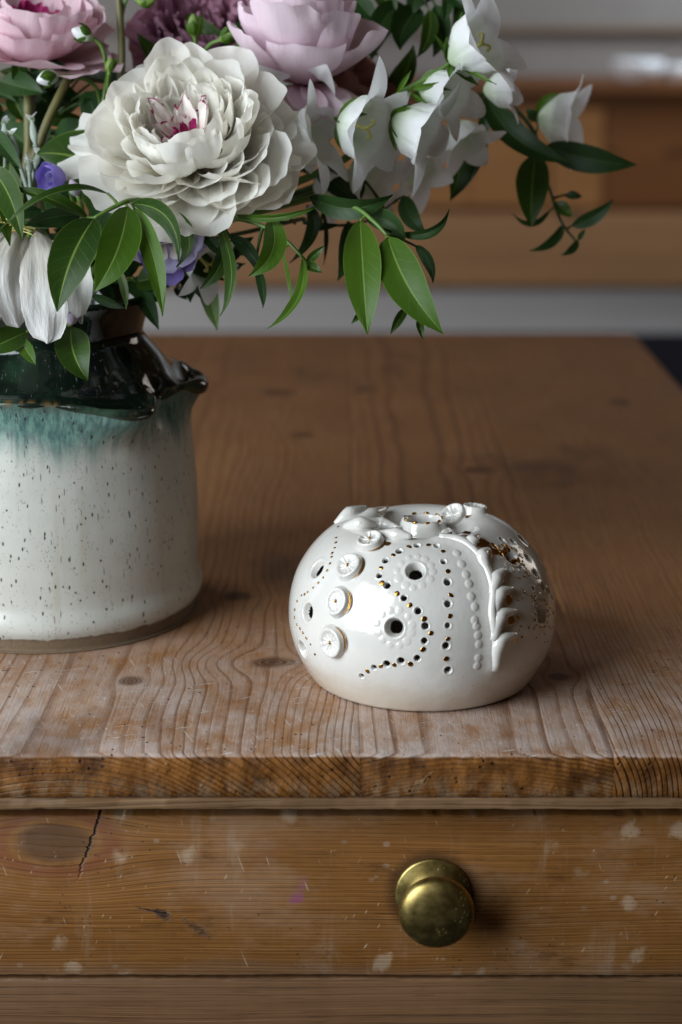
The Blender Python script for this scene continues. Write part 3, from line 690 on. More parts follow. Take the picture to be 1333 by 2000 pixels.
# modelled leaf sprays
def horn(mb, pix, rads, lift):
    pp = []
    for (x, y), l_ in zip(pix, lift):
        c, nn = hit(*zo(x, y)); pp.append(Vector(c)+Vector(nn)*l_)
    s_ = spline(pp, 5); rr = np.interp(np.linspace(0, 1, len(s_)), np.linspace(0, 1, len(rads)), rads).tolist()
    mb.tube(s_, rr, 10)
spray = MB()
horn(spray, spine, [0.0022, 0.0026, 0.0022, 0.0021, 0.0022, 0.0024, 0.0023, 0.0022, 0.0018, 0.0008], [0.0006]*10)
spray.build('leaf_spine', MT['white_glaze'], holder)
for hk in ([(975,470),(985,392),(1022,350)], [(978,560),(1000,462),(1055,437)], [(980,670),(1005,560),(1072,537)], [(985,800),(1003,675),(1070,640)], [(945,345),(925,290),(950,262)], [(880,250),(880,225),(905,205)], [(800,215),(770,195),(745,185)]):
    mb = MB(); horn(mb, hk, [0.0024, 0.0040, 0.0012], [0.0002, 0.0006, 0.0018]); mb.build('leaf_lobe', MT['white_glaze'], holder)
for hk in ([(262,140),(330,105),(405,70)], [(335,135),(425,110),(495,80)], [(400,130),(470,150),(560,165)], [(440,185),(540,200),(605,212)], [(300,150),(380,150),(450,160)]):
    mb = MB(); horn(mb, hk, [0.0016, 0.0040, 0.0010], [0.0, 0.0012, 0.0018]); mb.build('leaf_lobe', MT['white_glaze'], holder)
def patch(pix):
    mb = MB(); V = []
    for (x, y) in pix:
        c, nn = hit(*zo(x, y)); V.append(Vector(c)+Vector(nn)*0.0022)
    mb.add(V, [tuple(range(len(V)))]); return mb
for pix in ([(752,190),(772,178),(795,182),(790,196),(770,200)], [(828,198),(850,190),(880,194),(862,204),(845,202)], [(888,232),(905,222),(930,224),(955,240),(940,252),(915,245),(900,250)], [(955,238),(975,262),(1005,285),(1025,270),(1020,262),(1000,272),(985,258),(968,240)]):
    patch(pix).build('gold_patch', MT['gold'], holder, False)
# gilded neck rim
mb = MB()
for k in range(9):
    a0 = 2*math.pi*k/9+rng.uniform(-.1, .1)
    mb.tube([DC+Vector((0.0094*math.sin(a0+t), -0.0094*math.cos(a0+t), 0.0802)) for t in (0, 0.12, 0.24, 0.36)], [0.0001, 0.0007, 0.0007, 0.0001], 6)
tag(mb.build('gilded_rim', MT['gold'], holder), kind='stuff')

# ------------------------------------------------------------------ stoneware vase
VC = Vector((-0.1610, 0.121, TOP+0.0004))
vase = thing('stoneware_vase', VC, 'speckled cream stoneware jug with teal drips and dark green neck', 'vase')
low = [(0.1, 1.0), (77, 0.6), (79.5, 0.0), (80.6, 1.0), (80.8, 6.2), (81.4, 7.4), (83.3, 9.6), (84, 14), (82.9, 19), (81.6, 24), (81.9, 40), (82.0, 60), (80.6, 85), (78.9, 104), (77.8, 116), (78.8, 126), (79.8, 129.2), (79.9, 131.0)]
up = [(79.2, 132.2), (77.8, 132.7), (75.5, 132.9), (71, 135.6), (64, 143), (58.3, 149.4), (55.4, 153.4), (55.2, 156.6), (57.6, 164), (61.2, 172), (62.3, 175.6), (61, 177), (58.4, 174), (54.5, 163), (51, 150), (50, 120), (48, 62), (0.1, 60)]
def resample(p, n):
    s_ = spline([Vector((a, b, 0)) for a, b in p], 10); l = [0.0]
    for a, b in zip(s_[:-1], s_[1:]): l.append(l[-1]+(b-a).length)
    t = np.linspace(0, l[-1], n); return list(zip(np.interp(t, l, [q.x for q in s_])/1000, np.interp(t, l, [q.y for q in s_])/1000))
def powr(p, n, k):                                    # denser towards the rim
    s_ = spline([Vector((a, b, 0)) for a, b in p], 10); l = [0.0]
    for a, b in zip(s_[:-1], s_[1:]): l.append(l[-1]+(b-a).length)
    t = l[-1]*(1-(1-np.linspace(0, 1, n))**k); return list(zip(np.interp(t, l, [q.x for q in s_])/1000, np.interp(t, l, [q.y for q in s_])/1000))
LO = powr(low, 91, 1.35); UP = resample(up, 85); prof = LO+UP; CREASE = 90
def ga(a, c, wl, wr):
    d = (a-R(c)+math.pi) % (2*math.pi) - math.pi
    return math.exp(-(d/R(wl if d < 0 else wr))**2)
def vfn(i, r, h, a):
    g1 = ga(a, 39, 17, 9.5); g2 = ga(a, 88, 13, 17); g3 = ga(a, 62, 8, 7); g4 = ga(a, 250, 14, 14); g1b = ga(a, -60, 14, 14)
    if i <= CREASE: wl = math.exp(-((h-0.130)/0.0165)**2); wh = wl
    else: wl = math.exp(-((h-0.131)/0.0035)**2)*(1 if r > 0.06 else 0); wh = math.exp(-((h-0.131)/0.0065)**2)*(1 if r > 0.052 else 0)
    rr = r + wl*(0.0185*g1 + 0.0068*g2 - 0.0050*g3 + 0.010*g4)
    hh = h + wh*(-0.0050*g1 - 0.0050*g2 - 0.006*g3)
    if i > CREASE: hh -= 0.0050*g1*math.exp(-((r-0.076)/0.006)**2)*(h < 0.145) + 0.004*g2*math.exp(-((r-0.076)/0.006)**2)*(h < 0.145)
    rr += 0.0006*math.sin(2*a+0.6) + 0.0004*math.sin(3*a+h*40) if r > 0.03 else 0
    rr += 0.00007*math.sin(h*520+2*math.sin(a))*(1 if 0.02 < h < 0.118 and i < CREASE else 0)
    return rr, hh
v, f, uv = lathe(prof, 360, VC, vfn)
uv = [(a, (b*(len(prof)-1)/CREASE*0.517) if b*(len(prof)-1) <= CREASE+0.01 else 0.517+0.483*((b*(len(prof)-1)-CREASE)/(len(prof)-1-CREASE))) for a, b in uv]
mesh_obj('body', v, f, MT['vase'], vase, True, uv)
# rolled rim along the shoulder, swelling into the two pulled lugs
rim = []; rrad = []
for k in range(361):
    a = 2*math.pi*k/360; rr, hh = vfn(CREASE, prof[CREASE][0], prof[CREASE][1], a)
    g1 = ga(a, 39, 17, 9.5); g2 = ga(a, 88, 13, 17)
    rim.append(VC+Vector(((rr-0.0012)*math.sin(a), -(rr-0.0012)*math.cos(a), hh-0.0006))); rrad.append(0.0013+0.0016*g1+0.0034*g2+0.0003*math.sin(a*23))
rb = MB().tube(rim, rrad, 12, False); rb.uv = [(0, 0.70)]*len(rb.v); rb.build('rolled_rim', MT['rim'], vase)
# ------------------------------------------------------------------ bouquet: builders
def side_frame(t, p, roll):
    ref = ((CAM-p).normalized() + Vector((0, 0, 0.25))).normalized()
    s_ = t.cross(ref); s_ = s_.normalized() if s_.length > 1e-5 else t.orthogonal().normalized()
    s_ = Matrix.Rotation(roll, 3, t) @ s_
    return s_, s_.cross(t).normalized()
def leaf_geo(p0, p1, p2, width, roll=0.0, fold=0.25, wave=0.04, seed=0.0, power=(0.70, 1.05), n=16, twist=0.0):
    P = bez(p0, p1, p2, n); V = []; Fc = []; uv = []; us = (-1, -0.72, -0.4, -0.1, 0.1, 0.4, 0.72, 1); c = len(us)
    a, b = power; pk = (a/(a+b))**a*(b/(a+b))**b
    L_ = (p2-p0).length
    for i, p in enumerate(P):
        v = i/n; t = (P[min(n, i+1)]-P[max(0, i-1)]).normalized()
        s_, nn = side_frame(t, p, roll + twist*(v-0.3))
        w_ = width*0.5*(max(v, 0.001)**a*max(1-v, 0.0)**b)/pk
        w_ *= 1+0.05*mnoise.noise((v*6, seed, 0)); w_ = max(w_, 0.00025)
        for u in us:
            lift = abs(u)*w_*fold + u*u*w_*0.10 + wave*L_*0.35*mnoise.noise((v*4.0+seed, u*1.3, seed*1.7))*abs(u)
            saw = 1+0.02*math.sin(v*95)*(abs(u) == 1)
            groove = -0.00025 if abs(u) < 0.2 else 0
            V.append(p + s_*u*w_*saw + nn*(lift+groove)); uv.append((0.5+u*0.5, v))
    for i in range(n):
        for j in range(c-1): Fc.append((i*c+j, i*c+j+1, (i+1)*c+j+1, (i+1)*c+j))
    return V, Fc, uv
def in_vase(k=0.0):
    a = rng.uniform(0, 6.28); r_ = rng.uniform(0.005, 0.03)
    return [VC+Vector((r_*math.cos(a)*0.6, r_*math.sin(a)*0.6, 0.085)), VC+Vector((r_*math.cos(a), r_*math.sin(a), 0.172))]
def sprig(name, label, stem, leaves, srad=1.5, smat='stem', group=None, to_vase=True, cat='leaf sprig', root=None):
    sp = [at(*p) for p in stem]
    if root is None: root = thing(name, sp[0], label, cat, group)
    full = sp
    if to_vase: full = in_vase()+sp
    cur = spline(full, 7); m_ = len(cur)
    MB().tube(cur, [srad/1000*(1-0.65*i/m_) for i in range(m_)], 8).build('stem', MT[smat], root)
    cs = spline(sp, 8) if len(sp) > 1 else sp
    for k, lf in enumerate(leaves):
        bx, by, bd, tx, ty, td, w_ = lf[:7]
        cx, cy, cd = lf[7] if len(lf) > 7 and lf[7] else ((bx+tx)/2, (by+ty)/2, (bd+td)/2-6)
        roll = R(lf[8]) if len(lf) > 8 else R(rng.uniform(-15, 15))
        mk = lf[9] if len(lf) > 9 else 'leaf'
        p0, p1, p2 = at(bx, by, bd), at(cx, cy, cd), at(tx, ty, td)
        mb = MB().add(*leaf_geo(p0, p1, p2, w_/F*bd/1000*rng.uniform(0.84, 0.96), roll, fold=rng.uniform(0.10, 0.30), seed=rng.uniform(0, 50), twist=R(rng.uniform(-14, 14))))
        q = min(cs, key=lambda c_: (c_-p0).length)
        if 0.0008 < (q-p0).length < 0.055:
            mid = (q+p0)/2 + (p0-p1).normalized()*(q-p0).length*0.18
            mb.tube(bez(q, mid, p0 + (p1-p0)*0.02, 6), [0.0009]*3+[0.0007]*4, 6)
        mb.build('leaf', MT[mk], root)
    return root
def petal_geo(c, axis, az, length, hw, o0, o1, cup=0.3, ruf=0.05, seed=0.0, notch=0.06, base_r=0.003, nu=11, nv=11, tipw=0.55, bend=0.0, freq=3.0):
    A = axis.normalized(); X = (CU - A*CU.dot(A)).normalized(); Y = A.cross(X)
    Rd = X*math.cos(az)+Y*math.sin(az); T = A.cross(Rd)
    pos = c + Rd*base_r; ctr = [pos.copy()]; nrm = []; 
    for i in range(nv):
        v = (i+0.5)/nv; a = o0+(o1-o0)*v**1.1
        pos = pos + (A*math.cos(a)+Rd*math.sin(a))*(length/nv); ctr.append(pos.copy())
    V = []; Fc = []; uv = []
    Lu = [1-0.13*abs(2*j/(nu-1)-1)**2.2 + notch*mnoise.noise(((2*j/(nu-1)-1)*freq*0.9, seed, 3.1)) for j in range(nu)]
    for i in range(nv+1):
        v = i/nv
        for j in range(nu):
            u = 2*j/(nu-1)-1
            ve = min(v*Lu[j], 1.0)*nv; k = min(int(ve), nv-1); fr = ve-k
            p = ctr[k]*(1-fr)+ctr[k+1]*fr
            vv = ve/nv; a = o0+(o1-o0)*vv**1.1
            nn = Rd*(-math.cos(a)) + A*math.sin(a)
            wv = hw*(0.20+0.80*math.sin(math.pi/2*min(1, vv/0.62)))
            if vv > 0.62: wv *= 1-(1-tipw)*((vv-0.62)/0.38)**2
            e = max(abs(u)**2*vv, vv**4)
            rf = ruf*length*(mnoise.noise((u*freq+seed, vv*2.3, seed)) + 0.5*mnoise.noise((u*freq*2.3+seed, vv*4.0, seed+7)))*e
            ang = u*cup                                      # wrap round the axis of the cup
            lat = math.sin(ang)/cup*wv if cup > 0.01 else u*wv
            dep = (1-math.cos(ang))/cup*wv if cup > 0.01 else 0
            V.append(p + T*lat + nn*(dep + rf + bend*length*u*u*vv)); uv.append((j/(nu-1), v))
    for i in range(nv):
        for j in range(nu-1): Fc.append((i*nu+j, i*nu+j+1, (i+1)*nu+j+1, (i+1)*nu+j))
    return V, Fc, uv
def bloom(root, c, axis, rings, r_=rng, extra=None, smooth_sub=False):
    for rg in rings:
        n, ln, hw, o0, o1, cup, ruf, mk = rg[:8]; opt = rg[8] if len(rg) > 8 else {}
        ph = r_.uniform(0, 6.28); jt = opt.get('jit', 1.0)
        azr = opt.get('az')
        for k in range(n):
            az = ph+2*math.pi*k/n+r_.uniform(-0.18, 0.18) if azr is None else R(azr[0]+(azr[1]-azr[0])*(k+0.5)/n+r_.uniform(-7, 7))
            j = r_.uniform(-1, 1)
            V, Fc, uv = petal_geo(c, axis, az, ln/1000*r_.uniform(1-0.10*jt, 1+0.08*jt), hw/1000*r_.uniform(1-0.12*jt, 1+0.12*jt), R(o0+j*6*jt), R(o1+r_.uniform(-9, 9)*jt), cup*r_.uniform(0.8, 1.2), ruf*r_.uniform(0.7, 1.3),
                                  r_.uniform(0, 90), opt.get('notch', 0.07), opt.get('base', 0.003), opt.get('nu', 19), opt.get('nv', 14), opt.get('tipw', 0.6), opt.get('bend', 0.0), opt.get('freq', 2.6))
            mesh_obj('petal', V, Fc, MT[mk], root, True, uv)
def caxis(right, up, toward): return (CR*right + CU*up - CF*toward).normalized()
def stem_to(root, p, rad=0.002, mk='stem', via=None):
    pts = in_vase() + ([via] if via else []) + [p]
    cur = spline(pts, 8); MB().tube(cur, rad, 8).build('stem', MT[mk], root)
def bell(root, b, m_, Rpx, mat_='bell', stig=True, flare=1.0, sep_=True, roll=0.0, lobe=0.42):
    p0, p1 = at(*b), at(*m_); A = (p1-p0); ln = A.length; A.normalize()
    X = A.orthogonal().normalized(); X = Matrix.Rotation(roll, 3, A) @ X; Y = A.cross(X); Rm = Rpx*1.12/F*m_[2]/1000
    nt, nv = 100, 24; V = []; Fc = []; uv = []; sd = rng.uniform(0, 50)
    jit = [rng.uniform(0.85, 1.15) for _ in range(5)]; flj = [rng.uniform(0.8, 1.35) for _ in range(5)]
    for i in range(nv+1):
        for k in range(nt):
            th = 2*math.pi*k/nt; ph = (5*k/nt) % 1.0*2-1; li = int(5*k/nt) % 5
            lh = (0.60*(1-abs(ph)**1.7)+0.50*(1-abs(ph))**3)*jit[li]
            q = i/nv*(0.82+lobe*lh)                       # distance along the bell, 1 = nominal mouth
            rr = 0.10+0.76*min(1, q/0.45)**0.70 + 0.12*max(0, q-0.45)/0.4
            fl = max(0, q-0.80)
            rr += flare*(1.7*fl**1.2)*flj[li]
            s_ = q - flare*0.9*fl**1.7*flj[li]
            pinch = 1-0.05*(1-abs(math.cos(math.pi*ph/2)))*min(1, q*1.5) - 0.035*math.exp(-(ph/0.10)**2)*min(1, q*2)
            rr *= pinch*(1+0.06*mnoise.noise((math.cos(th)*1.6+sd, math.sin(th)*1.6, q*2.5)))
            wob_ = 0.05*mnoise.noise((math.cos(th)*2.4+sd, math.sin(th)*2.4, q*3+5))*max(0, q-0.5)
            V.append(p0 + A*ln*(s_+wob_) + (X*math.cos(th)+Y*math.sin(th))*Rm*rr); uv.append((k/nt, i/nv))
    for i in range(nv):
        for k in range(nt): Fc.append((i*nt+k, i*nt+(k+1) % nt, (i+1)*nt+(k+1) % nt, (i+1)*nt+k))
    o = mesh_obj('bell', V, Fc, MT[mat_], root, True, uv)
    if stig:
        mb = MB(); c = p0+A*ln*0.62
        mb.tube([p0+A*ln*0.1, p0+A*ln*0.4, c], 0.0009, 7)
        for k in range(3):
            a = 2.1*k+sd; d = X*math.cos(a)+Y*math.sin(a)
            mb.tube(spline([c, c+A*ln*0.12+d*Rm*0.08, c+A*ln*0.17+d*Rm*0.24, c+A*ln*0.08+d*Rm*0.30], 4), 0.0008, 6)
        mb.build('stigma', MT['yellow'], o)
    if sep_:
        for k in range(5):
            a = 2*math.pi*k/5+sd; d = X*math.cos(a)+Y*math.sin(a)
            V, Fc, uv = leaf_geo(p0-A*0.001, p0+d*Rm*0.55+A*ln*0.10, p0+d*Rm*rng.uniform(0.6, 1.0)+A*ln*rng.uniform(0.2, 0.5), 0.0042, rng.uniform(-1, 1), 0.3, seed=a, n=8)
            mesh_obj('sepal', V, Fc, MT['leaf_bright'], o, True, uv)
    return o

# ------------------------------------------------------------------ white peony
c = at(372, 292, 936); ax = caxis(-0.12, 0.50, 0.84)
pe = thing('white_peony', c, 'large ruffled white peony with pink-edged centre at the front of the bouquet', 'peony')
rp = random.Random(21)
bloom(pe, c, ax, [
    (10, 54, 20, 94, 66, 0.6, 0.08, 'white_petal', {'notch': 0.08, 'tipw': 0.95, 'freq': 1.5, 'jit': 1.5, 'nu': 21, 'nv': 16}),
    (12, 54, 18, 94, 40, 0.9, 0.065, 'white_petal', {'notch': 0.06, 'tipw': 0.95, 'freq': 1.5, 'jit': 1.5, 'nu': 21, 'nv': 16}),
    (13, 53, 16.5, 92, 14, 1.1, 0.06, 'white_petal', {'notch': 0.06, 'tipw': 0.92, 'freq': 1.5, 'jit': 1.5, 'nu': 21, 'nv': 16}),
    (13, 50, 14.5, 88, -8, 1.2, 0.06, 'white_petal', {'notch': 0.06, 'tipw': 0.9, 'freq': 1.5, 'jit': 1.5, 'nu': 21, 'nv': 16}),
    (12, 46, 12.5, 82, -18, 1.2, 0.07, 'white_petal', {'notch': 0.07, 'tipw': 0.9, 'freq': 1.5, 'jit': 1.5, 'nu': 21, 'nv': 16}),
    (8, 38, 11, 84, -14, 1.1, 0.1, 'white_petal', {'notch': 0.1, 'tipw': 0.85, 'freq': 1.5, 'jit': 1.5, 'nu': 21, 'nv': 16}),
    (5, 32, 8, 66, -10, 0.9, 0.12, 'white_petal', {'notch': 0.2, 'tipw': 0.7}),
    (5, 29, 6.5, 44, 8, 1.0, 0.16, 'pink_edge_petal', {'notch': 0.22, 'tipw': 0.6, 'jit': 2.0}),
    (6, 22, 6, 58, 10, 1.0, 0.18, 'pink_edge_petal', {'notch': 0.25, 'tipw': 0.6, 'jit': 2.0}),
    (7, 15, 2.2, 35, 5, 0.5, 0.2, 'magenta', {}),
    (6, 60, 21, 96, 74, 0.6, 0.09, 'white_petal', {'notch': 0.10, 'tipw': 0.95, 'freq': 1.5, 'jit': 1.3, 'az': (165, 300)}),
    (5, 57, 20, 99, 50, 1.15, 0.06, 'white_petal', {'notch': 0.06, 'tipw': 0.95, 'freq': 1.5, 'jit': 1.5, 'nu': 21, 'nv': 16, 'az': (150, 285)}),
    (2, 66, 13, 93, 84, 0.4, 0.08, 'white_petal', {'notch': 0.14, 'tipw': 1.0, 'freq': 1.5, 'az': (66, 104)})], rp)
stem_to(pe, c-ax*0.002, 0.0026)

# ------------------------------------------------------------------ the other big blooms
c = at(66, 118, 1008); ax = caxis(0.12, 0.86, 0.50)
o = thing('pink_peony', c, 'pale pink peony with big cupped petals in the top left corner', 'peony'); rr_ = random.Random(5)
bloom(o, c, ax, [(7, 44, 26, 88, 62, 0.5, 0.12, 'pale_pink', {'tipw': 1.0, 'bend': -0.1, 'freq': 1.5}), (7, 46, 23, 80, 22, 0.8, 0.11, 'pale_pink', {'tipw': 1.0, 'bend': -0.06, 'freq': 1.5}), (7, 44, 19, 68, 6, 0.9, 0.11, 'pale_pink', {'tipw': 1.0, 'freq': 1.5}),
                 (6, 40, 17, 58, -4, 0.9, 0.07, 'pale_pink', {'tipw': 0.7}), (9, 30, 8, 40, 0, 0.7, 0.12, 'magenta', {})], rr_)
stem_to(o, c-ax*0.002, 0.0028, 'stem_olive', at(60, 300, 1000))
c = at(395, 95, 1060); ax = caxis(0.0, 0.55, 0.84)
o = thing('mauve_rose', c, 'dusky mauve rose with crowded petals behind the white peony', 'rose')
bloom(o, c, ax, [(9, 42, 22, 88, 60, 0.4, 0.10, 'mauve'), (10, 41, 19, 84, 30, 0.6, 0.10, 'mauve'), (11, 38, 15, 78, 12, 0.8, 0.12, 'mauve'), (11, 33, 11, 68, 0, 0.9, 0.14, 'mauve'), (9, 26, 8, 50, -5, 0.9, 0.16, 'mauve'), (8, 20, 6, 35, -5, 0.9, 0.2, 'mauve')], random.Random(8))
stem_to(o, c-ax*0.002, 0.0024, 'stem_dark')
c = at(592, 165, 985); ax = caxis(0.05, 0.93, 0.36)
o = thing('pale_pink_rose', c, 'pale lilac-pink rose with tall cupped petals above the white bells', 'rose')
bloom(o, c, ax, [(4, 48, 28, 80, 22, 1.0, 0.12, 'lilac_pink', {'tipw': 1.05, 'freq': 1.3, 'bend': -0.10, 'notch': 0.05, 'jit': 1.6}), (5, 55, 23, 62, 6, 1.15, 0.12, 'lilac_pink', {'tipw': 1.05, 'freq': 1.3, 'bend': -0.08, 'notch': 0.05, 'jit': 1.6}),
                 (5, 58, 20, 46, 2, 1.2, 0.12, 'lilac_pink', {'tipw': 1.0, 'freq': 1.4, 'notch': 0.06, 'jit': 1.5}), (5, 54, 15, 32, 0, 1.2, 0.09, 'lilac_pink', {'tipw': 0.95, 'jit': 1.5}),
                 (3, 34, 21, 104, 128, 0.4, 0.07, 'lilac_pink', {'az': (150, 230), 'tipw': 0.85})], random.Random(13))
stem_to(o, c-ax*0.002, 0.0024)
c = at(668, 190, 1035); ax = caxis(0.55, 0.55, 0.62)
o = thing('salmon_rose', c, 'dull salmon rose half hidden behind the pale pink rose', 'rose')
bloom(o, c, ax, [(7, 32, 19, 88, 55, 0.5, 0.08, 'salmon'), (7, 32, 17, 80, 22, 0.7, 0.08, 'salmon'), (7, 29, 13, 68, 5, 0.9, 0.1, 'salmon'), (7, 24, 9, 50, -5, 0.9, 0.12, 'salmon')], random.Random(3))
stem_to(o, c-ax*0.002, 0.0022, 'stem_dark')

# ------------------------------------------------------------------ bellflowers
bs = sprig('bellflower_stem', 'pale green bellflower stem carrying five white bells at the right', [(640, 330, 985), (700, 250, 975), (775, 187, 955), (840, 150, 950), (882, 122, 950)], [
    (775, 185, 955, 803, 138, 945, 12, None, 0, 'leaf_bright'), (800, 172, 953, 873, 158, 940, 15, (840, 172, 940), 20, 'leaf_bright'), (805, 185, 953, 845, 215, 935, 14, None, 0, 'leaf_bright'),
    (878, 122, 948, 847, 66, 935, 10, (868, 90, 940), 0, 'leaf_bright'), (882, 122, 948, 970, 165, 930, 11, None, 0, 'leaf_bright'), (882, 115, 948, 903, 25, 935, 13, (885, 70, 935), 0, 'leaf_bright'), (880, 125, 948, 878, 152, 935, 14, None, 0, 'leaf_bright')],
    2.6, 'stem', None, True, 'bellflower')
bell(bs, (880, 122, 950), (966, 70, 936), 62, roll=0.4)
bell(bs, (822, 168, 960), (905, 192, 945), 46, stig=False, roll=0.9)
bell(bs, (664, 236, 946), (740, 258, 936), 62, roll=0.5, flare=1.2)
bell(bs, (768, 232, 948), (852, 268, 942), 56, roll=0.9, flare=1.2, stig=False)
bell(bs, (945, 176, 1010), (1008, 172, 1005), 36, stig=False, sep_=False, roll=0.7)
b2 = sprig('bellflower_stem', 'bellflower stem with white bells nodding beside the white peony', [(540, 330, 985), (555, 290, 965), (565, 278, 955)], [], 1.8, 'stem', None, True, 'bellflower')
bell(b2, (556, 282, 952), (636, 258, 944), 56, stig=False, roll=0.1, flare=1.3)
bell(b2, (620, 165, 1012), (588, 228, 968), 66, roll=0.3, flare=0.9)
bell(b2, (690, 320, 985), (752, 362, 975), 50, stig=False, sep_=False, roll=0.4)
bell(b2, (630, 330, 1000), (668, 385, 990), 42, stig=False, sep_=False)
b3 = sprig('bellflower_stem', 'shaded bellflower stem with two dim white bells under the bright ones', [(600, 380, 1015), (700, 330, 1012), (800, 312, 1005), (885, 240, 1012)], [], 1.5, 'stem_dark', None, True, 'bellflower')
bell(b3, (795, 312, 1005), (832, 352, 995), 42, stig=False, sep_=False, roll=0.2)
bell(b3, (885, 240, 1012), (922, 296, 1005), 42, stig=False, sep_=False, roll=0.8)
b5 = sprig('bellflower_stem', 'small white bellflower hanging below the white peony near the jug neck', [(330, 540, 985), (355, 500, 970), (372, 488, 962)], [], 1.2, 'stem', None, True, 'bellflower')
bell(b5, (372, 485, 962), (418, 530, 952), 40, roll=0.3)

# ------------------------------------------------------------------ leafy sprigs
sprig('leafy_sprig', 'arching glossy leaf sprig hanging in front of the jug neck', [(300, 440, 950), (288, 398, 925), (255, 392, 900), (222, 405, 893), (184, 426, 890)], [
    (250, 403, 896, 183, 570, 872, 86, (238, 500, 868), -6, 'leaf_bright'), (184, 427, 890, 112, 609, 874, 92, (128, 500, 866), 8, 'leaf'),
    (262, 405, 900, 318, 618, 880, 46, (312, 500, 872), 10, 'leaf_bright'), (258, 398, 898, 350, 512, 876, 44, (352, 398, 872), 28, 'leaf'), (330, 410, 915, 345, 522, 895, 40, (402, 470, 890), 35, 'leaf'),
    (212, 378, 896, 2, 446, 872, 30, (108, 340, 868), 40, 'leaf'), (172, 425, 895, 20, 366, 890, 38, (100, 380, 880), 30, 'leaf'), (158, 422, 905, 48, 442, 895, 44, (110, 415, 890), -30, 'leaf_dark')], 2.3)
sprig('leafy_sprig', 'drooping glossy leaf tips low over the jug at the left edge', [(60, 560, 955), (90, 600, 930), (110, 625, 915)], [
    (140, 638, 905, 172, 743, 886, 80, (132, 690, 880), -5, 'leaf'), (52, 648, 905, -40, 690, 890, 62, None, 0, 'leaf'), (38, 662, 905, 70, 713, 892, 30, None, 10, 'leaf_bright'),
    (116, 628, 905, 96, 664, 895, 20, None, 0, 'leaf_bright'), (232, 528, 930, 247, 604, 905, 20, (248, 560, 910), 20, 'leaf_pale'), (182, 578, 930, 246, 602, 915, 22, None, 40, 'leaf_dark')], 1.8)
sprig('leafy_sprig', 'dark leaf sprig cut by the left edge of the photo', [(-40, 420, 960), (-20, 380, 930), (-15, 335, 915)], [
    (-18, 330, 905, 44, 470, 880, 62, (25, 370, 880), 20, 'leaf'), (-25, 360, 905, 20, 480, 890, 50, None, -30, 'leaf'), (-20, 250, 960, 40, 330, 940, 40, None, 0, 'leaf_dark')], 2.0)
sprig('leafy_sprig', 'thin curling leaf sprig hanging under the white peony', [(330, 470, 955), (400, 428, 925), (440, 424, 912), (500, 436, 905), (555, 466, 900), (592, 503, 898)], [
    (455, 420, 908, 628, 399, 890, 18, (545, 440, 885), 35, 'leaf_bright'), (530, 426, 903, 486, 540, 882, 54, (556, 500, 876), -12, 'leaf_bright'), (424, 432, 912, 430, 618, 892, 30, (478, 540, 885), 30, 'leaf'),
    (440, 470, 915, 391, 564, 900, 34, (440, 530, 890), -20, 'leaf'), (388, 445, 930, 452, 512, 920, 28, None, 20, 'leaf_dark'), (500, 520, 915, 514, 602, 905, 24, (520, 560, 900), 30, 'leaf_dark'), (450, 465, 920, 512, 548, 910, 30, (500, 480, 905), 25, 'leaf_dark'),
    (552, 492, 903, 570, 600, 890, 11, (568, 540, 890), 45, 'leaf_bright'), (592, 503, 898, 522, 643, 880, 26, (606, 592, 876), 30, 'leaf_bright'), (596, 514, 900, 629, 532, 890, 24, None, 0, 'leaf'), (600, 512, 900, 634, 480, 890, 20, None, 20, 'leaf')], 2.0)
sprig('leafy_sprig', 'sprig with two broad hanging leaves right of the white peony', [(560, 400, 965), (620, 395, 940), (690, 404, 920), (730, 432, 910), (757, 460, 906)], [
    (704, 430, 912, 718, 653, 890, 78, (708, 540, 884), 0, 'leaf_bright'), (758, 462, 906, 866, 652, 885, 84, (782, 560, 882), 8, 'leaf_bright'), (606, 384, 935, 768, 380, 920, 50, (690, 432, 910), 30, 'leaf_dark'),
    (795, 600, 925, 763, 652, 915, 22, None, 0, 'leaf'), (818, 622, 925, 826, 662, 918, 16, None, 0, 'leaf'), (712, 606, 925, 687, 632, 918, 14, None, 0, 'leaf'), (790, 560, 930, 838, 640, 920, 30, None, 10, 'leaf'),
    (715, 425, 930, 792, 472, 920, 48, (770, 420, 915), 20, 'leaf_dark'), (780, 456, 925, 878, 408, 915, 26, (858, 472, 910), 40, 'leaf_dark'), (812, 480, 935, 846, 552, 925, 28, (850, 510, 920), 30, 'leaf_dark')], 2.2)
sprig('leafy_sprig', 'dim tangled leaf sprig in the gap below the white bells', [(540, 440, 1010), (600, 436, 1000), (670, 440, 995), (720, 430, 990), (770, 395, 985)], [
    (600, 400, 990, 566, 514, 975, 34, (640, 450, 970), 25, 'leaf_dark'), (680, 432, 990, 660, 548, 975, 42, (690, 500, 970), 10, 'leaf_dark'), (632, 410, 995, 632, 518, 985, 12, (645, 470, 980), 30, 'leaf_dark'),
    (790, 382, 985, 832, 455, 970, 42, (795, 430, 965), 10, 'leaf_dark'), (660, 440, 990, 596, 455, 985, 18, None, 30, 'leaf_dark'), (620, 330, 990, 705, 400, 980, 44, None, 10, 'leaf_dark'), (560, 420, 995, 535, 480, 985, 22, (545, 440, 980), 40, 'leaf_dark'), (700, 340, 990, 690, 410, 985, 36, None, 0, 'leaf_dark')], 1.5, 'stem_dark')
sprig('leafy_sprig', 'dull hanging leaf behind the thin curling sprig', [(370, 500, 1000), (395, 520, 995)], [(400, 535, 990, 425, 645, 980, 38, None, 10, 'leaf_pale'), (345, 560, 1000, 365, 585, 990, 24, None, 0, 'leaf_dark')], 1.4, 'stem_dark')
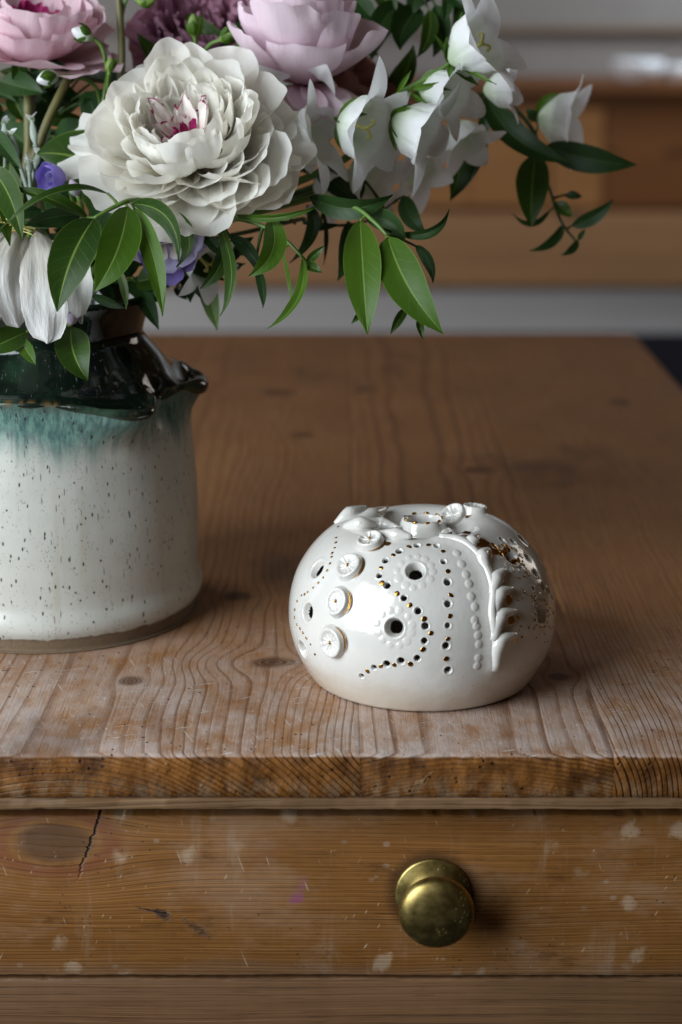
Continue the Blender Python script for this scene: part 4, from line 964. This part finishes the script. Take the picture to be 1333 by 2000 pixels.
d_ = sprig('leafy_sprig', 'outermost leaf sprig reaching right, soft against the far cabinet', [(700, 330, 1030), (820, 250, 1045), (935, 186, 1050), (1005, 214, 1055), (1045, 262, 1056), (1052, 305, 1056), (1075, 372, 1056), (1096, 432, 1054), (1126, 472, 1052)], [
    (950, 186, 1048, 1114, 318, 1025, 64, (985, 288, 1025), -10, 'leaf_dark'), (1066, 286, 1054, 1244, 322, 1040, 58, (1150, 318, 1032), 20, 'leaf_dark'), (1047, 302, 1054, 1038, 444, 1035, 74, (1036, 370, 1030), 0, 'leaf'),
    (948, 200, 1050, 884, 388, 1035, 36, (952, 322, 1028), 25, 'leaf_dark'), (888, 245, 1050, 880, 392, 1035, 56, (915, 310, 1028), -5, 'leaf'), (1118, 440, 1054, 1198, 389, 1040, 32, (1165, 432, 1038), 10, 'leaf_dark'),
    (1098, 440, 1054, 1034, 490, 1042, 24, (1090, 484, 1040), 15, 'leaf_dark'), (1128, 470, 1052, 1096, 498, 1044, 18, (1122, 494, 1042), 0, 'leaf_dark'), (1086, 395, 1054, 1118, 424, 1046, 30, None, 0, 'leaf_bright'), (1106, 380, 1054, 1137, 384, 1050, 20, None, 0, 'leaf_dark'),
    (1074, 412, 1056, 1002, 418, 1050, 18, (1040, 462, 1045), 25, 'leaf_dark'), (1130, 468, 1052, 1143, 448, 1048, 12, None, 0, 'leaf_dark')], 2.0, 'stem_dark')
b4 = sprig('bellflower_stem', 'single soft-focus white bellflower farthest right in the bouquet', [(1000, 220, 1058), (1040, 268, 1062), (1052, 240, 1064)], [(1048, 225, 1062, 1092, 182, 1052, 20, (1058, 190, 1052), 10, 'leaf_bright'), (1046, 235, 1062, 1030, 212, 1056, 22, None, 0, 'leaf_dark')], 1.3, 'stem_dark', None, False, 'bellflower')
bell(b4, (1052, 228, 1062), (1132, 240, 1056), 54, stig=False, sep_=False, roll=0.6, flare=1.0)
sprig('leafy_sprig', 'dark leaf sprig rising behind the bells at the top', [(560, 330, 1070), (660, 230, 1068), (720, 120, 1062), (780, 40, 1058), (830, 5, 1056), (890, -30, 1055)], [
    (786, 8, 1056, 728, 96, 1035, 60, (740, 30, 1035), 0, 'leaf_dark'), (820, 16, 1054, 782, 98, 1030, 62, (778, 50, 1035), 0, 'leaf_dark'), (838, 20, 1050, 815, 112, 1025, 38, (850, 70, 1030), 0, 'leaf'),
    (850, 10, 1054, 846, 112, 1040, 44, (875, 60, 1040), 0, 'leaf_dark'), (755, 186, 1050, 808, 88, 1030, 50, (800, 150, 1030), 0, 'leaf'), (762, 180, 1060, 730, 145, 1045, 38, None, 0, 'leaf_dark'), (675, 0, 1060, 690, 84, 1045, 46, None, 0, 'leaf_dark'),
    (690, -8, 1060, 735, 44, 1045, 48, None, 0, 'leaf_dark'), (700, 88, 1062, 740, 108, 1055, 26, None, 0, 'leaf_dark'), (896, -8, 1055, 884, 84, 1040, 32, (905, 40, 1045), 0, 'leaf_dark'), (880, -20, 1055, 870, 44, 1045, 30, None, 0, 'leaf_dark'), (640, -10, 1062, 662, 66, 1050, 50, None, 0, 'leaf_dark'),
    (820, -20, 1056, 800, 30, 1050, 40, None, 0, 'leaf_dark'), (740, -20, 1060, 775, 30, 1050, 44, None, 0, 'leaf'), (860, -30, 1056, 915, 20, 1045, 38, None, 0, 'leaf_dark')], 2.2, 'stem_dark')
sprig('broad_leaf', 'broad dark veined leaf between the purple bud and the white peony', [(280, 420, 985), (245, 370, 975)], [(242, 360, 972, 72, 300, 950, 118, (160, 290, 945), 0, 'leaf')], 1.6, 'stem_dark', None, True, 'leaf')
rf_ = random.Random(17)
def filler(label, box, n, drange, mk, stem):
    lv = []
    for k in range(n):
        bx, by = rf_.uniform(box[0], box[2]), rf_.uniform(box[1], box[3]); d = rf_.uniform(*drange); a = rf_.uniform(0, 6.28); l_ = rf_.uniform(70, 150)
        lv.append((bx, by, d, bx+l_*math.cos(a), by+l_*math.sin(a)*0.8, d-rf_.uniform(0, 25), rf_.uniform(34, 70), None, rf_.uniform(-50, 50), mk if rf_.random() < 0.8 else 'leaf'))
    sprig('leafy_sprig', label, stem, lv, 1.8, 'stem_dark')
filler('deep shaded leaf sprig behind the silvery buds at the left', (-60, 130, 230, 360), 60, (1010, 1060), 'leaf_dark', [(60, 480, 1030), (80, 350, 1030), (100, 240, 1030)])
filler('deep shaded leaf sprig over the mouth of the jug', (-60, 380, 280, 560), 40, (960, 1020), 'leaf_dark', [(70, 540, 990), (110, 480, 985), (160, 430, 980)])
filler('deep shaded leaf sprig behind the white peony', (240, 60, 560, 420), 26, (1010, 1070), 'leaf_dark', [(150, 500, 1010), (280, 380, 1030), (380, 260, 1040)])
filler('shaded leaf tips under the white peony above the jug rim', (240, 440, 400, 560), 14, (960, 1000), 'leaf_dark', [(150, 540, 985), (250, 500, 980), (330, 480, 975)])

# ------------------------------------------------------------------ buds and small flowers
def bud(name, label, tip, base, rpx, stem_pts, body='bud_green', petal=None, cat='rose bud', group=None, sep_n=5, smk='stem', sepal_mat='leaf_bright', sep_len=1.15):
    p0, p1 = at(*base), at(*tip); A = (p1-p0); ln = A.length; A.normalize(); X = A.orthogonal().normalized(); Y = A.cross(X); r_ = rpx/F*base[2]/1000
    root = thing(name, p0, label, cat, group)
    prof_ = [(0.25, -0.05), (0.62, 0.06), (0.95, 0.25), (1.0, 0.42), (0.86, 0.64), (0.55, 0.84), (0.25, 0.96), (0.02, 1.0)]
    V = []; Fc = []; n = 20; uv = []
    for i, (a, h) in enumerate(prof_):
        for k in range(n):
            q = 2*math.pi*k/n; w_ = 1+0.07*math.sin(5*q+h*5)+0.04*math.sin(3*q)
            V.append(p0+A*ln*h+(X*math.cos(q)+Y*math.sin(q))*r_*0.80*a*w_); uv.append((k/n, h))
    for i in range(len(prof_)-1):
        for k in range(n): Fc.append((i*n+k, i*n+(k+1) % n, (i+1)*n+(k+1) % n, (i+1)*n+k))
    mesh_obj('bud_head', V, Fc, MT[petal or body], root, True, uv)
    for k in range(sep_n):
        a = 2*math.pi*k/sep_n+rng.uniform(-.2, .2); d = X*math.cos(a)+Y*math.sin(a)
        V, Fc, uv = petal_geo(p0, A, math.atan2(d.dot(A.cross((CU-A*CU.dot(A)).normalized())), d.dot((CU-A*CU.dot(A)).normalized())), ln*rng.uniform(0.75, sep_len), r_*0.62, R(62), R(-26), 0.9, 0.05, a, 0.0, r_*0.2, 7, 8, 0.12)
        mesh_obj('sepal', V, Fc, MT[sepal_mat], root, True, uv)
    st = [at(*q) for q in stem_pts]
    cur = spline([p0]+st, 6); MB().tube(cur, [0.0011]*len(cur), 7).build('stem', MT[smk], root)
    return root
G_ = 'small rose buds among the blooms'
bud('rose_bud', 'small green and white rose bud on a curved stem over the pink peony', (140, 58, 955), (180, 74, 960), 19, [(197, 88, 962), (207, 120, 968), (208, 160, 990), (180, 330, 1000)], petal='bell', group=G_)
bud('rose_bud', 'pale rose bud just below the pink peony', (72, 158, 970), (112, 148, 975), 20, [(150, 150, 985), (190, 175, 1000), (200, 260, 1010)], petal='bell', group=G_)
bud('rose_bud', 'green rose bud cut by the top edge, left of the mauve rose centre', (305, -2, 985), (272, 4, 990), 17, [(250, -6, 1000), (236, 60, 1005), (240, 200, 1010)], group=G_)
bud('rose_bud', 'upright pointed green rose bud in front of the mauve rose', (378, 26, 990), (381, 72, 995), 16, [(383, 95, 1000), (380, 140, 1010)], group=G_)
bud('rose_bud', 'roundish green rose bud on a side stem above the white peony', (463, 62, 990), (432, 78, 995), 16, [(410, 88, 1000), (390, 120, 1010)], group=G_)
bud('rose_bud', 'rose bud showing pink at the right rim of the white peony', (482, 70, 970), (488, 118, 975), 18, [(486, 150, 985), (470, 200, 1000)], petal='pale_pink', group=G_)
bud('rose_bud', 'tiny greenish bud touching the upper left of the white peony', (218, 112, 955), (214, 140, 958), 12, [(212, 170, 970), (220, 230, 990)], group=G_, sep_n=3)
GS = 'silvery felted buds'
for (tx, ty, bx, by, st, lab, rr) in ((62, 232, 70, 282, [(73, 310, 965), (60, 400, 975)], 'silvery felted bud with a torn white tip, tallest of its cluster', 9), (22, 262, 34, 308, [(45, 340, 960), (62, 400, 970)], 'silvery felted bud leaning left with a pointed frayed tip', 10),
                                      (77, 298, 70, 324, [(66, 345, 962), (62, 400, 970)], 'small round silvery bud above the purple bud', 9), (58, 316, 58, 336, [(60, 360, 962), (62, 400, 970)], 'smallest silvery bud low on its stem beside the purple bud', 8), (8, 238, 12, 280, [(10, 330, 990), (0, 420, 1000)], 'dim silvery bud at the left edge behind the others', 9)):
    bd = bud('silvery_bud', lab, (tx, ty, 955), (bx, by, 955), rr, st, 'silver', None, 'flower bud', GS, 0, 'silver')
    pp = at(tx, ty, 955)
    for k in range(4):
        d = caxis(rng.uniform(-1, 1), rng.uniform(0.1, 0.9), rng.uniform(-.3, .8))
        V, Fc, uv = leaf_geo(pp-d*0.002, pp+d*0.002, pp+d*rng.uniform(0.003, 0.006), 0.0034, rng.uniform(-2, 2), 0.3, seed=k, n=6); mesh_obj('petal', V, Fc, MT['bell'], bd, True, uv)
pb = thing('purple_bud', at(112, 350, 935), 'half open violet-blue bud at the left below the round leaf', 'flower bud')
bloom(pb, at(122, 352, 940), caxis(-0.72, -0.12, 0.68), [(5, 14.5, 7.8, 66, -10, 1.1, 0.05, 'purple', {'tipw': 0.8, 'nu': 11}), (5, 13, 6.4, 55, -20, 1.1, 0.05, 'purple', {'tipw': 0.8, 'nu': 11}), (4, 9, 3.6, 40, -20, 1.2, 0.05, 'lilac', {'nu': 9}), (3, 7, 2.0, 25, -20, 1.2, 0.05, 'purple', {'nu': 9})], random.Random(2))
MB().tube(spline([at(124, 352, 941), at(140, 380, 955), at(150, 430, 970)], 6), 0.0012, 7).build('stem', MT['stem'], pb)
pb2 = bud('lilac_bud', 'fuzzy whitish lilac bud right beside the violet bud', (138, 350, 930), (152, 382, 932), 14, [(158, 400, 935), (170, 440, 950)], petal='dusty_lilac', cat='flower bud', sep_n=5, sepal_mat='silver', sep_len=0.9)
dl = thing('larkspur', at(320, 455, 945), 'lilac larkspur florets peeping out under the front leaves', 'larkspur')
for (x, y, d, s_, mk) in ((300, 440, 930, 15, 'lilac'), (330, 470, 925, 15, 'lilac'), (325, 500, 930, 13, 'purple'), (352, 455, 945, 13, 'lilac'), (290, 470, 945, 12, 'dusty_lilac')):
    bloom(dl, at(x, y, d), caxis(0.2, -0.1, 1), [(6, s_, s_*0.55, 85, 50, 0.5, 0.10, mk, {'nu': 9, 'nv': 8}), (5, s_*0.7, s_*0.35, 70, 30, 0.6, 0.1, 'white_petal', {'nu': 9, 'nv': 8})], random.Random(x))
MB().tube(in_vase()+[at(310, 470, 950)], 0.0015, 7).build('stem', MT['stem'], dl)
wb_ = bud('lilac_bud', 'dull lilac bud hanging under the large dark leaf by the jug neck', (140, 634, 905), (138, 598, 912), 22, [(140, 570, 925), (130, 520, 950)], petal='dusty_lilac', cat='flower bud', sep_n=3, sepal_mat='wilted')
cl = thing('wilted_clematis', at(60, 450, 930), 'wilted white clematis with limp veined petals hanging over the jug', 'clematis')
for (b, c_, t, w_, roll) in (((70, 452, 905), (88, 560, 872), (92, 672, 882), 92, 4), ((48, 456, 905), (0, 520, 875), (38, 640, 885), 80, -14), ((100, 470, 915), (170, 500, 890), (150, 622, 895), 60, 30), ((30, 460, 912), (-50, 520, 890), (-20, 650, 890), 70, -10), ((10, 440, 915), (-30, 400, 900), (-60, 360, 900), 70, 0)):
    V, Fc, uv = leaf_geo(at(*b), at(*c_), at(*t), w_/F*0.89, R(roll), -0.22, 0.22, rng.uniform(0, 50), (0.42, 0.36), 22); 
    V = [p + (CAM-p).normalized()*0.0032*mnoise.noise((uu*6+w_, vv*1.2, w_)) + (CAM-p).normalized()*0.0008*mnoise.noise((uu*17+w_, vv*4, w_)) for p, (uu, vv) in zip(V, uv)]
    mesh_obj('petal', V, Fc, MT['wilted'], cl, True, uv)
mb = MB()
for k in range(26):
    a = rng.uniform(-2.6, 0.4); l_ = rng.uniform(25, 60); p0 = at(14+rng.uniform(-8, 8), 452, 900); p2 = at(14+l_*math.cos(a), 452+l_*math.sin(a)*0.6, 885)
    mb.tube(bez(p0, (p0+p2)/2+CU*0.003, p2, 5), 0.00035, 5)
tag(mb.build('stamens', MT['yellow'], cl), kind='stuff')
MB().tube(spline(in_vase()+[at(50, 500, 945), at(60, 452, 912)], 6), 0.0014, 7).build('stem', MT['stem'], cl)
for (p, lab, rad, mk) in (([(55, 420, 1000), (56, 280, 1000), (56, 150, 1005)], 'thick olive stem standing straight under the pink peony', 2.6, 'stem_olive'), ([(40, 420, 985), (85, 260, 985), (135, 150, 990)], 'slanting olive stem crossing behind the silvery buds', 2.4, 'stem_olive'), ([(190, 420, 1015), (236, 160, 1005), (232, -20, 1000)], 'tall thin stem rising left of the white peony to the top edge', 2.0, 'stem_olive')):
    pts_ = in_vase()+[at(*q) for q in p]; o = thing('flower_stem', pts_[0], lab, 'stem', 'bare stems'); MB().tube(spline(pts_, 8), rad/1000, 9).build('stalk', MT[mk], o)
